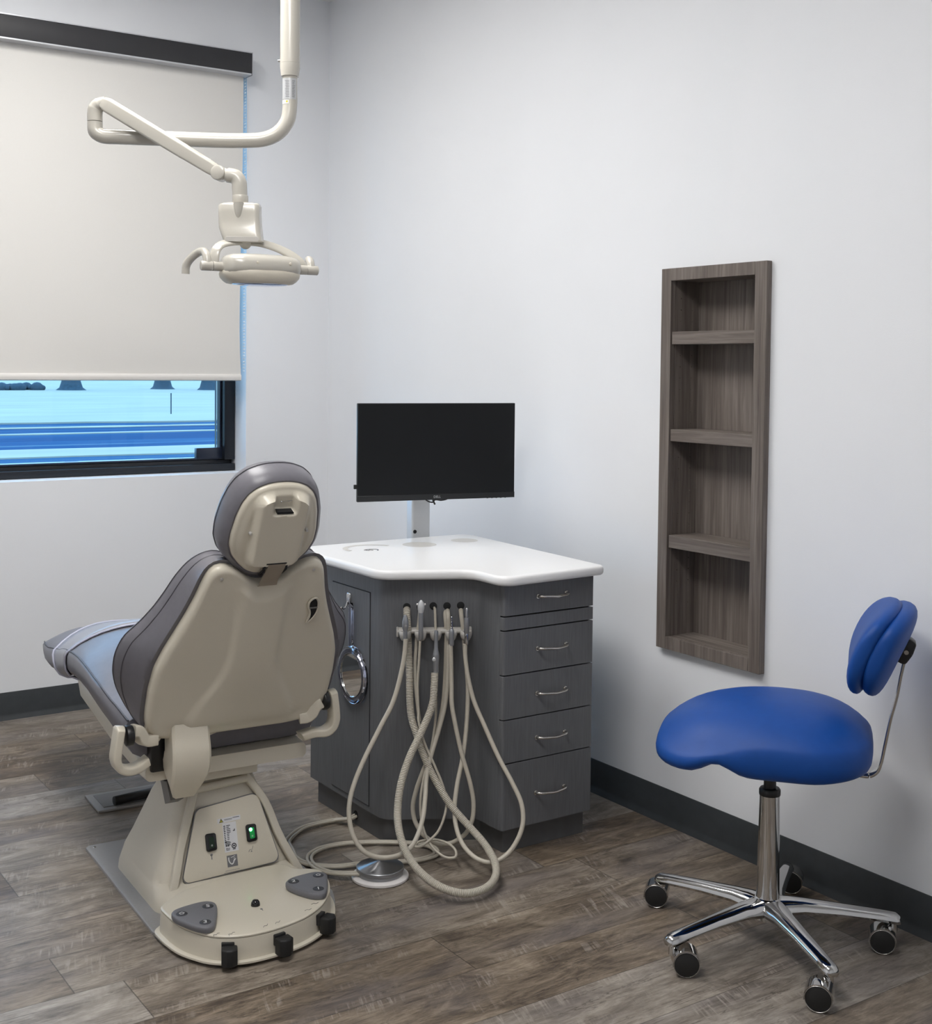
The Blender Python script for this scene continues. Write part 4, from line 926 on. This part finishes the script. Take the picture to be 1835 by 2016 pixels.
pan = fillet([(-.1215, .021), (.1310, .030), (.0890, .200), (-.0700, .185)], [.014, .016, .02, .02], 5)
MB().prism(fillet([(-.1230, .0190), (.1330, .028), (.0905, .2020), (-.072, .1870)], [.014, .016, .02, .02], 5), .0, .0046, 0, 1, PMt(0, 0, .0)).build('panel_gap', 'print_grey', base, 30, local=True)
panel = MB().prism(pan, .001, .0062, .0010, 2, PMt(0, 0, 0)).build('rear_panel', 'shell', dc, 30, local=True)
# raised ribs either side
def rib(pts, wd, name='side_rib'):
    c = catmull(pts, 6)
    return MB().tube(c, 1, 8, sect=rrect(-wd, -.010, wd, .009, .004, 3), up=(1, 0, .25)).build(name, 'shell_matte', base, 45, local=True)
rib([pm(.265, .052, .0), pm(.235, .073, .002), pm(.174, .108, .004), pm(.096, .133, .004), pm(.010, .172, .004), pm(-.005, .180, .002)], .0095)
rib([pm(.235, -.066, -.004), pm(.18, -.088, .0), pm(.10, -.118, .002), pm(.02, -.142, .004), pm(.0, -.150, .002)], .010)
MB().tube([pm(.232, -.075, .006), pm(.240, .066, .006)], .010, 12).build('top_rail', 'shell_matte', base, 60, local=True)
# switches etc
for h, b, lit in ((.1040, -.042, False), (.1078, .0625, True)):
    sw_ = MB().prism(fillet([(-.0130, -.0215), (.0135, -.0200), (.0132, .0205), (-.0132, .0215)], .006, 5), .0062, .0135, .003, 3, PMt(h, b)).build('rocker_switch', 'gloss_black', panel, 35, local=True)
    MB().prism(rrect(-.0062, -.013, .0062, .013, .003), .0136, .0139, 0, 1, PMt(h, b)).build('switch_window', 'switch_glow' if lit else 'green_dim', sw_, 0, local=True)
    if lit: MB().lathe([(0, .0022), (.0032, .0016), (.0042, 0)], 16, PMt(h + .0085, b - .003, .0139)).build('indicator_light', 'led_green', sw_, 60, local=True)
    MB().tube([pm(h - .007 + .0016 * math.sin(a), b + .0016 * math.cos(a), .0141) for a in [2 * PI * k / 14 for k in range(14)]], .0004, 6, closed=True).build('switch_mark', 'print_white', sw_, 60, local=True)
def quad(name, mat, h0, b0, h1, b1, o, parent, rot=0): 
    return MB().box((b0, h0, 0), (b1, h1, .0004), 0, 1, PMt(0, 0, o) ).build(name, mat, parent, 0, local=True)
lab = quad('rating_label', 'sticker_white', .0735, -.0088, .1425, .0262, .0064, panel)
pr_ = MB()
def pbar(h, b0, b1, th): pr_.box((b0, h, 0), (b1, h + th, .0002), 0, 1, PMt(0, 0, .0069))
for k in range(10):
    pbar(.134 - k * .0042, -.0068, -.0035 + random.uniform(0, .002), .0022)
for k in range(9): pbar(.1345 - k * .0040, .0005, .0005 + random.uniform(.004, .010), .0018)
for k in range(8): pbar(.0985 - k * .0016, -.0062, .006 + random.uniform(-.003, .003), .0009)
pbar(.1205, .0165, .0215, .0022); pbar(.1225, .0195, .0215, .003)
pbar(.0800, -.005, -.0030, .003); pbar(.0800, -.0015, .0005, .003); pbar(.0800, .0025, .0042, .003); pbar(.0775, -.005, .004, .0012)
pbar(.0865, -.0045, -.0025, .004); pbar(.0865, .0005, .003, .004)
pr_.tube([pm(.0862 + .0052 * math.sin(a), .0155 + .0052 * math.cos(a), .0070) for a in [2 * PI * k / 20 for k in range(20)]], .0012, 6, closed=True)
pbar(.0845, .0130, .0180, .0035); pbar(.0775, .0115, .0190, .0018)
pr_.build('label_print', 'print_dark', lab, 0, local=True)
wl = MB().prism([(-.0205, .1434), (.0385, .1450), (.0392, .1556), (-.0205, .1545)], 0, .0004, 0, 1, PMt(0, 0, .0066)).build('warning_label', 'sticker_white', panel, 0, local=True)
MB().prism([(-.0165, .1447), (-.0055, .1450), (-.0110, .1545)], 0, .0003, 0, 1, PMt(0, 0, .0071)).build('warning_triangle', 'print_dark', wl, 0, local=True)
MB().prism([(-.0147, .1456), (-.0073, .1458), (-.0110, .1528)], 0, .0002, 0, 1, PMt(0, 0, .00742)).build('warning_sign', 'warn_yellow', wl, 0, local=True)
m = MB(); m.box((-.0116, .1480, 0), (-.0104, .1512, .0002), 0, 1, PMt(0, 0, .0077)); m.box((-.0116, .1464, 0), (-.0104, .1474, .0002), 0, 1, PMt(0, 0, .0077))
m.box((-.003, .1505, 0), (.018, .1513, .0002), 0, 1, PMt(0, 0, .0071)); m.box((.019, .1513, 0), (.0355, .1526, .0002), 0, 1, PMt(0, 0, .0071)); m.box((-.003, .1485, 0), (.017, .1492, .0002), 0, 1, PMt(0, 0, .0071))
m.build('label_print', 'print_dark', wl, 0, local=True)
lgq = quad('emblem_plate', 'print_grey', .0384, -.0056, .0654, .0208, .0064, panel)
m = MB()
m.tube(catmull([pm(.0610, -.0012, .0071), pm(.0540, -.0012, .0071), pm(.0470, .0022, .0071), pm(.0445, .0065, .0071), pm(.0470, .0098, .0071), pm(.0530, .0125, .0071), pm(.0555, .0155, .0071)], 5), [.0009] * 6 + [.0013] * 6 + [.0020] * 6 + [.0020] * 6 + [.0014] * 6 + [.001] * 7 if False else .0014, 6)
m.tube(catmull([pm(.0600, .0045, .0071), pm(.0608, .0090, .0071), pm(.0630, .0150, .0071)], 4), .0006, 6); m.tube([pm(.0575, .0105, .0071), pm(.0585, .0150, .0071)], .0005, 6); m.tube([pm(.0520, .0140, .0071), pm(.0560, .0170, .0071)], .0005, 6)
m.build('emblem', 'print_white', lgq, 0, local=True)
m = MB(); m.ball(pm(.0745, -.0430, .0060), .0034, 10, (.4, 1, 1)); m.box((-.0441, .0640, .006), (-.0419, .0720, .0066), 0, 1, PMt(0, 0)); m.build('printed_icon', 'print_grey', panel, 0, local=True)
m = MB(); m.tube([pm(.0640, .0515, .0064), pm(.0690, .0545, .0064), pm(.0685, .0605, .0064), pm(.0770, .0640, .0064)], .0005, 6); m.prism([(.0560, .0635), (.0612, .0638), (.0590, .0672)], .0062, .0066, 0, 1, PMt(0, 0)); m.build('printed_icon', 'print_grey', panel, 0, local=True)
m = MB()
for row, (b0, n) in enumerate(((-.012, 9), (-.0155, 12))):
    b = b0
    for k in range(n):
        L_ = random.uniform(.0018, .0038); m.box((b, .0305 - .0045 * row, .0062), (b + L_, .0314 - .0045 * row, .0065), 0, 1, PMt(0, 0)); b += L_ + .001
m.build('printed_text', 'print_grey', panel, 0, local=True)
# base plate
bp_ = [(-.42, -.2255), (.165, -.2255), (.235, -.219), (.29, -.202), (.345, -.170), (.373, -.130), (.380, -.080), (.372, -.020), (.357, .040), (.335, .100), (.295, .155), (.235, .200), (.165, .2255), (-.42, .2255)]
bpo = [(p.x, p.y) for p in catmull([V((*p, 0)) for p in bp_[1:-1]], 5)]
bpo = fillet([bp_[0]], 0) and [(-.42 + .012, -.2255)] + bpo + [(-.42 + .012, .2255), (-.42, .2255 - .012), (-.42, -.2255 + .012)]
MB().prism(bpo, .0, .008, .002, 2).build('base_plate', 'base_plate', dc, 40, local=True)
for a, b in ((-.40, -.205), (.19, -.208)): MB().lathe([(0, .003), (.004, .002), (.005, 0)], 12, Matrix.Translation((a, b, .0081))).build('plate_screw', 'chrome', dc, 40, local=True)
# rear foot control housing
ft = [(.112, -.128), (.122, -.150), (.158, -.196), (.1824, -.2180), (.222, -.2190), (.2643, -.2150), (.310, -.2050), (.3449, -.1890), (.378, -.1680), (.4009, -.1400), (.4170, -.1000), (.4210, -.0600), (.4163, -.0092), (.4012, .0460), (.380, .086), (.3512, .1210), (.318, .148), (.285, .1690), (.240, .1870), (.195, .1960), (.165, .1950), (.145, .1750), (.128, .146), (.084, .126)]
fto = [(p.x, p.y) for p in catmull([V((*p, 0)) for p in ft], 4, True)]
fcx = (.24, -.02)
def off_ring(r, d): return toward(r, fcx, d)
foot = MB().loft([[V((x, y, .009)) for x, y in off_ring(fto, .004)], [V((x, y, .058)) for x, y in off_ring(fto, .006)], [V((x, y, .0605)) for x, y in off_ring(fto, .0065)]]).build('foot_housing', 'shell', dc, 35, local=True)
MB().loft([[V((x, y, .0606)) for x, y in off_ring(fto, .009)], [V((x, y, .0618)) for x, y in off_ring(fto, .009)]]).build('housing_seam', 'print_dark', foot, 35, local=True)
ftop = MB().loft([[V((x, y, .0620)) for x, y in off_ring(fto, .0065)], [V((x, y, .0650)) for x, y in off_ring(fto, .0062)], [V((x, y, .0668)) for x, y in off_ring(fto, .008)], [V((x, y, .0676)) for x, y in off_ring(fto, .012)]]).build('foot_top', 'shell', dc, 40, local=True)
MB().loft([[V((x, y, .0088)) for x, y in off_ring(fto, -.007)], [V((x, y, .013)) for x, y in off_ring(fto, -.007)], [V((x, y, .014)) for x, y in off_ring(fto, -.0055)], [V((x, y, .014)) for x, y in off_ring(fto, .006)]]).build('housing_lip', 'shell', foot, 35, local=True)
def tri_pad(poly, marks):
    o = smooth_ring([(p.x, p.y) for p in catmull([V((*p, 0)) for p in poly], 5, True)], 1)
    cc = (sum(p[0] for p in o) / len(o), sum(p[1] for p in o) / len(o))
    sc_ = lambda d: toward(o, cc, d)
    pd = MB().loft([[V((x, y, .0677)) for x, y in sc_(.006)], [V((x, y, .069)) for x, y in sc_(.002)], [V((x, y, .074)) for x, y in o], [V((x, y, .080)) for x, y in o], [V((x, y, .0825)) for x, y in sc_(.002)], [V((x, y, .0835)) for x, y in sc_(.006)]]).build('touch_pad', 'pad_grey', dc, 40, local=True)
    for (a, b), ch_ in marks:
        bt_ = MB().lathe([(0, .0010), (.0120, .0010), (.0126, .0005), (.0128, 0)], 28, Matrix.Translation((a, b, .0835))).build('pad_button', 'print_dark', pd, 40, local=True)
        # text reads from behind the chair (+x towards the viewer's feet)
        Mt = frame_mat((a, b, .0848), (.30, .954, 0), (-.954, .30, 0), (0, 0, 1))
        if ch_ != 'home': text_obj(ch_, .0200, Mt, 'print_white', 'button_mark', bt_, .0001)
        else:
            hp_ = [Mt @ V((x, y, .0003)) for x, y in ((-.004, -.004), (.004, -.004), (.004, .001), (.006, .001), (0, .006), (-.006, .001), (-.004, .001))]
            MB().tube(hp_, .0006, 6, closed=True).build('button_mark', 'print_white', bt_, 0, local=True)
    a, b = poly[-1]
    return pd
tri_pad([(.2500, -.2060), (.2380, -.170), (.2370, -.1250), (.2530, -.1100), (.2790, -.1130), (.3291, -.1331), (.3660, -.1530), (.3700, -.1690), (.3560, -.1840), (.3219, -.2010), (.2765, -.2150)], [((.2785, -.1945), 'home'), ((.2690, -.1310), 'S'), ((.3440, -.1640), '3')])
tri_pad([(.2371, .0700), (.2150, .0900), (.2080, .1300), (.2100, .1620), (.2270, .1780), (.2600, .1680), (.2960, .1510), (.3320, .1280), (.3320, .1120), (.3160, .0950), (.2760, .0760)], [((.2390, .0900), '2'), ((.2355, .1550), 'home'), ((.3060, .1230), '1')])
MB().lathe([(.0105, .0675), (.0105, .070), (.0095, .075), (.0065, .0795), (0, .0815)], 24, Matrix.Translation((.2832, -.0232, 0))).build('dome_button', 'gloss_black', dc, 50, local=True)
m = MB(); m.ball((.308, -.0190, .0677), .0032, 10, (1, 1, .15)); m.box((.311, -.0198, .0676), (.317, -.0182, .0681)); m.build('printed_icon', 'print_grey', ftop, 0, local=True)
def zig(a, b, ang, pts):
    c_, s__ = math.cos(ang), math.sin(ang)
    return MB().tube([V((a + (-y) * c_ - x * s__ * 0 + 0, b + x, .0679)) if False else V((a - y * c_ + x * s__, b + x * c_ + y * s__, .0679)) for x, y in pts], .0005, 5).build('printed_icon', 'print_dark', ftop, 0, local=True)
zz = [(-.010, -.004), (-.006, .003), (0, -.001), (.005, .003), (.009, .0)]
zc_ = [(-.008, -.005), (-.004, .001), (.002, .0), (.006, .007)]
zig(.380, -.152, -.35, zz); zig(.393, -.122, -.35, zz); zig(.394, -.043, .05, zc_); zig(.391, -.013, .12, zc_); zig(.366, .071, .5, zc_); zig(.343, .098, .6, zc_)
for (a, b), an in (((.4085, -.1330), -20), ((.4215, -.0160), 8), ((.3720, .1080), 38)):
    rot = Matrix.Translation((a, b, 0)) @ Matrix.Rotation(R(an), 4, 'Z')
    pdl = MB().prism(fillet([(-.004, -.017), (.018, -.017), (.026, -.006), (.026, .006), (.018, .017), (-.004, .017)], .003, 3), .012, .050, .004, 3, rot, True).build('foot_lever', 'black_rubber', dc, 40, local=True)
    MB().box((-.016, -.017, .030), (-.003, .011, .054), .002, 2, rot).build('lever_boot', 'black_plastic', pdl, 40, local=True)

# floor box ahead of the chair
fb = thing('floor_box', 'flat grey utility cover plate on the floor behind the chair base', 'cover plate', (1.02, -1.24, 0), TH)
MB().box((-.042, -.088, 0), (.112, .15, .008), .002).build('cover_frame', 'base_plate', fb, 40, local=True)
MB().box((-.022, -.068, .0082), (.092, .13, .0102), .001).build('cover_lid', 'link_grey', fb, 40, local=True)
MB().cyl((.098, -.040, .025), (.072, .11, .025), .0135, 18, bev=.003).build('hose_fitting', 'black_plastic', fb, 40, local=True)

# ------------------------------------------------------------------ stool
stl = thing('saddle_stool', 'blue saddle stool with a small backrest on a chrome five-leg caster base', 'stool', (2.747, -.329, 0), math.atan2(.613, .79))
SN = 72
so = smooth_ring(radial([(x, y) for x, y in fillet([(-.245, -.205), (.218, -.195), (.218, .195), (-.245, .205)], [.12, .13, .13, .12], 8)], (0, 0), SN), 2)
def seat_top(x, y, s_):
    fr = sstep(.02, -.24, x)
    dome = .570 - .016 * (x / .24) ** 2 - .034 * (y / .2) ** 2 * (.55 + .9 * fr) - .010 * fr
    return dome - .058 * s_ ** 4
rows = []
for k in range(1, 13):
    s_ = k / 12 * .96
    rows.append([V((x * s_, y * s_, seat_top(x * s_, y * s_, s_))) for x, y in so])
def bot(x, y): return .430 + .026 * math.exp(-((x + .105) / .04) ** 2) * sstep(.10, .18, abs(y)) + .004 * sstep(.1, .2, x)
et = lambda x, y: seat_top(x * .96, y * .96, .96)
for f_, g_ in ((.985, .12), (1.0, .30), (1.008, .52), (1.0, .74), (.975, .90), (.93, 1.0)): rows.append([V((x * f_, y * f_, et(x, y) * (1 - g_) + bot(x, y) * g_)) for x, y in so])
rows.append([V((x * .86, y * .86, bot(x, y) + .004)) for x, y in so]); rows.append([V((x * .3, y * .3, .452)) for x, y in so])
MB().loft(rows).build('seat', 'vinyl_blue', stl, 60, local=True)
MB().box((-.09, -.08, .434), (.16, .08, .4535), .006).build('seat_plate', 'black_plastic', stl, 40, local=True)
# backrest, two layers, bent round the sitter
bax = V((.40, 0, .917)).normalized(); bnx = V((.917, 0, -.40)).normalized()
def bpad(c, hx, hz_, hy, nu=32, nv=24, e=.75, curve=.9, dish=0):
    rows_ = []
    for j in range(1, nv):
        v_ = PI * j / nv; yy = -math.cos(v_); rs = math.sin(v_) ** .55
        r_ = []
        for i in range(nu):
            a_ = 2 * PI * i / nu; cu, su = math.cos(a_), math.sin(a_)
            xx = hx * rs * math.copysign(abs(cu) ** e, cu); zz_ = hz_ * rs * math.copysign(abs(su) ** e, su)
            y = hy * yy
            r_.append(V(c) + bnx * (xx - curve * y * y + dish * zz_ ** 2) + bax * zz_ + V((0, y, 0)))
        rows_.append(r_)
    return rows_
front = MB().loft(bpad((.2075, 0, .702), .030, .110, .150, e=.85, curve=.7, dish=1.3)).build('backrest_cushion', 'vinyl_blue', stl, 60, local=True)
MB().loft(bpad((.2400, 0, .697), .035, .107, .148, e=.85, curve=.7, dish=1.1)).build('backrest_shell', 'vinyl_blue', stl, 60, local=True)
MB().prism(fillet([(-.014, -.028), (.010, -.028), (.014, .0), (.012, .026), (-.004, .030), (-.016, .018)], .008, 4), -.019, .019, .004, 2, frame_mat((.2830, 0, .690), bnx, bax, (0, -1, 0)), True).build('backrest_pivot', 'black_plastic', stl, 40, local=True)
MB().cyl((.2830, -.0192, .690), (.2830, -.0215, .690), .005, 14).build('pivot_screw', 'chrome', stl, 40, local=True)
po = catmull([(.282, 0, .680), (.274, 0, .640), (.266, 0, .590), (.2545, 0, .540), (.244, 0, .480), (.2365, 0, .440), (.229, 0, .420), (.214, 0, .409), (.190, 0, .4085), (.150, 0, .4110), (.130, 0, .430)], 6)
MB().tube(po, 1, 8, sect=rrect(-.016, -.0035, .016, .0035, .002, 3), up=(1, 0, .3)).build('backrest_bar', 'chrome', stl, 40, local=True)
MB().lathe([(.0138, .335), (.0138, .436)], 24).build('gas_piston', 'black_plastic', stl, 40, local=True)
MB().lathe([(.0235, .340), (.0240, .343), (.0240, .352), (.0215, .356), (.0145, .3565)], 28).build('column_cap', 'black_plastic', stl, 40, local=True)
MB().lathe([(.033, .060), (.033, .078), (.0300, .090), (.0268, .105), (.0255, .125), (.0238, .25), (.0222, .3395)], 32).build('column', 'chrome', stl, 50, local=True)
AB = math.degrees(math.atan2(.613, .79))
for k in range(5):
    ang = R(195 + 72 * k - AB); d = V((math.cos(ang), math.sin(ang), 0)); s2 = V((-d.y, d.x, 0))
    rows = []
    for r_, w_, zt, zb in ((.020, .030, .106, .072), (.045, .026, .107, .074), (.08, .0215, .105, .077), (.16, .0175, .097, .074), (.25, .0155, .0875, .066), (.282, .0150, .0835, .060), (.2915, .0120, .0790, .060), (.2955, .0060, .0720, .062)):
        rows.append([d * r_ + s2 * (w_ * 1.2 * x) + V((0, 0, zb + (zt - zb) * z)) for x, z in ((-.75, 0), (.75, 0), (1, .30), (.92, .62), (.55, .92), (0, 1.0), (-.55, .92), (-.92, .62), (-1, .30))])
    MB().loft(rows).build('base_leg', 'chrome', stl, 38, local=True)
MB().lathe([(.044, .074), (.048, .079), (.044, .090), (.034, .100), (.026, .108)], 32).build('base_hub', 'chrome', stl, 50, local=True)
inv = (Matrix.Translation(stl.location) @ Matrix.Rotation(stl.rotation_euler.z, 4, 'Z')).inverted()
WH = [((2.4603, -.4009), -48), ((2.7539, -.5884), -38), ((3.0104, -.4638), -55), ((2.9161, -.1424), -50), ((2.5834, -.0640), -52)]
for k, ((x, y), ax_) in enumerate(WH):
    ang = R(195 + 72 * k); stem = V((2.747 + .279 * math.cos(ang), -.329 + .279 * math.sin(ang), 0))
    c = V((x, y, .0292)); ad = V((math.cos(R(ax_)), math.sin(R(ax_)), 0)); W4 = inv @ frame_mat(c, V((0, 0, 1)).cross(ad), (0, 0, 1), ad)
    ca = MB().cyl(inv @ V((stem.x, stem.y, .040)), inv @ V((stem.x, stem.y, .0615)), .0085, 16)
    hood = [(.0300 * math.cos(a), .0300 * math.sin(a)) for a in [R(q) for q in range(8, 200, 8)]]; inner = [(p[0] * .90, p[1] * .90) for p in hood[::-1]]
    t_ = bmesh.new(); n_ = len(hood)
    A_ = [t_.verts.new((x_, y_, -.0225)) for x_, y_ in hood]; B_ = [t_.verts.new((x_, y_, .0225)) for x_, y_ in hood]; C_ = [t_.verts.new((x_ * .94, y_ * .94, -.0225)) for x_, y_ in hood]; D_ = [t_.verts.new((x_ * .94, y_ * .94, .0225)) for x_, y_ in hood]
    for i in range(n_ - 1):
        t_.faces.new((A_[i], A_[i + 1], B_[i + 1], B_[i])); t_.faces.new((C_[i + 1], C_[i], D_[i], D_[i + 1])); t_.faces.new((B_[i], B_[i + 1], D_[i + 1], D_[i])); t_.faces.new((A_[i + 1], A_[i], C_[i], C_[i + 1]))
    t_.faces.new((A_[0], B_[0], D_[0], C_[0])); t_.faces.new((A_[-1], C_[-1], D_[-1], B_[-1]))
    bmesh.ops.recalc_face_normals(t_, faces=t_.faces)
    ca.merge(t_, W4)
    hd_c = ca.build('caster', 'chrome', stl, 40, local=True)
    for sg in (-1, 1):
        MB().lathe([(0, .0), (.0265, 0), (.0280, .003), (.0280, .014), (.0268, .0172), (.0255, .0180), (0, .0185)], 32, W4 @ (Matrix.Translation((0, 0, .0035)) if sg > 0 else Matrix.Translation((0, 0, -.0035)) @ Matrix.Rotation(PI, 4, 'X'))).build('caster_wheel', 'black_rubber', hd_c, 40, local=True)
    MB().tube([W4 @ V((.0268 * math.cos(a), .0268 * math.sin(a), .0222)) for a in [2 * PI * q / 36 for q in range(36)]], .0008, 6, closed=True).build('wheel_trim', 'nickel', hd_c, 60, local=True)

# ------------------------------------------------------------------ ceiling lights
def ceiling_light(x, y, lx, ly, label, mat='light_diffuser'):
    t = thing('ceiling_light', label, 'ceiling light', (x, y, H), group='recessed ceiling lights')
    m = MB()
    m.box((x - lx - .03, y - ly - .03, H - .012), (x - lx, y + ly + .03, H - .0005)); m.box((x + lx, y - ly - .03, H - .012), (x + lx + .03, y + ly + .03, H - .0005))
    m.box((x - lx, y - ly - .03, H - .012), (x + lx, y - ly, H - .0005)); m.box((x - lx, y + ly, H - .012), (x + lx, y + ly + .03, H - .0005))
    m.build('light_frame', 'white_plastic', t, 0)
    MB().box((x - lx + .001, y - ly + .001, H - .008), (x + lx - .001, y + ly - .001, H - .001)).build('diffuser', mat, t, 0)
ceiling_light(1.35, -1.45, .60, .30, 'white ceiling light panel over the foot of the dental chair')
ceiling_light(3.15, -1.95, .60, .30, 'white ceiling light panel over the middle of the room', 'light_diffuser_dim')

# ------------------------------------------------------------------ world
wd = bpy.data.worlds.new('World'); scene.world = wd; wd.use_nodes = True
bg = wd.node_tree.nodes['Background']; bg.inputs['Color'].default_value = (.30, .62, 1.0, 1); bg.inputs['Strength'].default_value = 4.0

# ------------------------------------------------------------------ camera
f_px, cyp = 2490.44, 820.354
yaw, pit, roll = R(145.83628833), R(-2.31076583), R(0.56663485)
fw = V((math.cos(yaw) * math.cos(pit), math.sin(yaw) * math.cos(pit), math.sin(pit)))
rt = fw.cross(V((0, 0, 1))).normalized(); upv = rt.cross(fw)
r2 = rt * math.cos(roll) + upv * math.sin(roll); u2 = -rt * math.sin(roll) + upv * math.cos(roll)
cam = bpy.data.cameras.new('camera'); co = bpy.data.objects.new('camera', cam); COL.objects.link(co)
co.matrix_world = Matrix(((r2.x, u2.x, -fw.x, 4.6888), (r2.y, u2.y, -fw.y, -2.4853), (r2.z, u2.z, -fw.z, 1.30), (0, 0, 0, 1)))
cam.sensor_fit = 'HORIZONTAL'; cam.sensor_width = 36; cam.lens = 36 * f_px / 1835; cam.shift_y = -(1008 - cyp) / 1835
cam.clip_start = .05; cam.clip_end = 500
scene.camera = co
scene.view_settings.view_transform = 'Standard'; scene.view_settings.look = 'None'; scene.view_settings.gamma = 1; scene.view_settings.exposure = 0.0
scene.cycles.use_denoising = True
scene.cycles.max_bounces = 10; scene.cycles.diffuse_bounces = 6; scene.cycles.transparent_max_bounces = 12
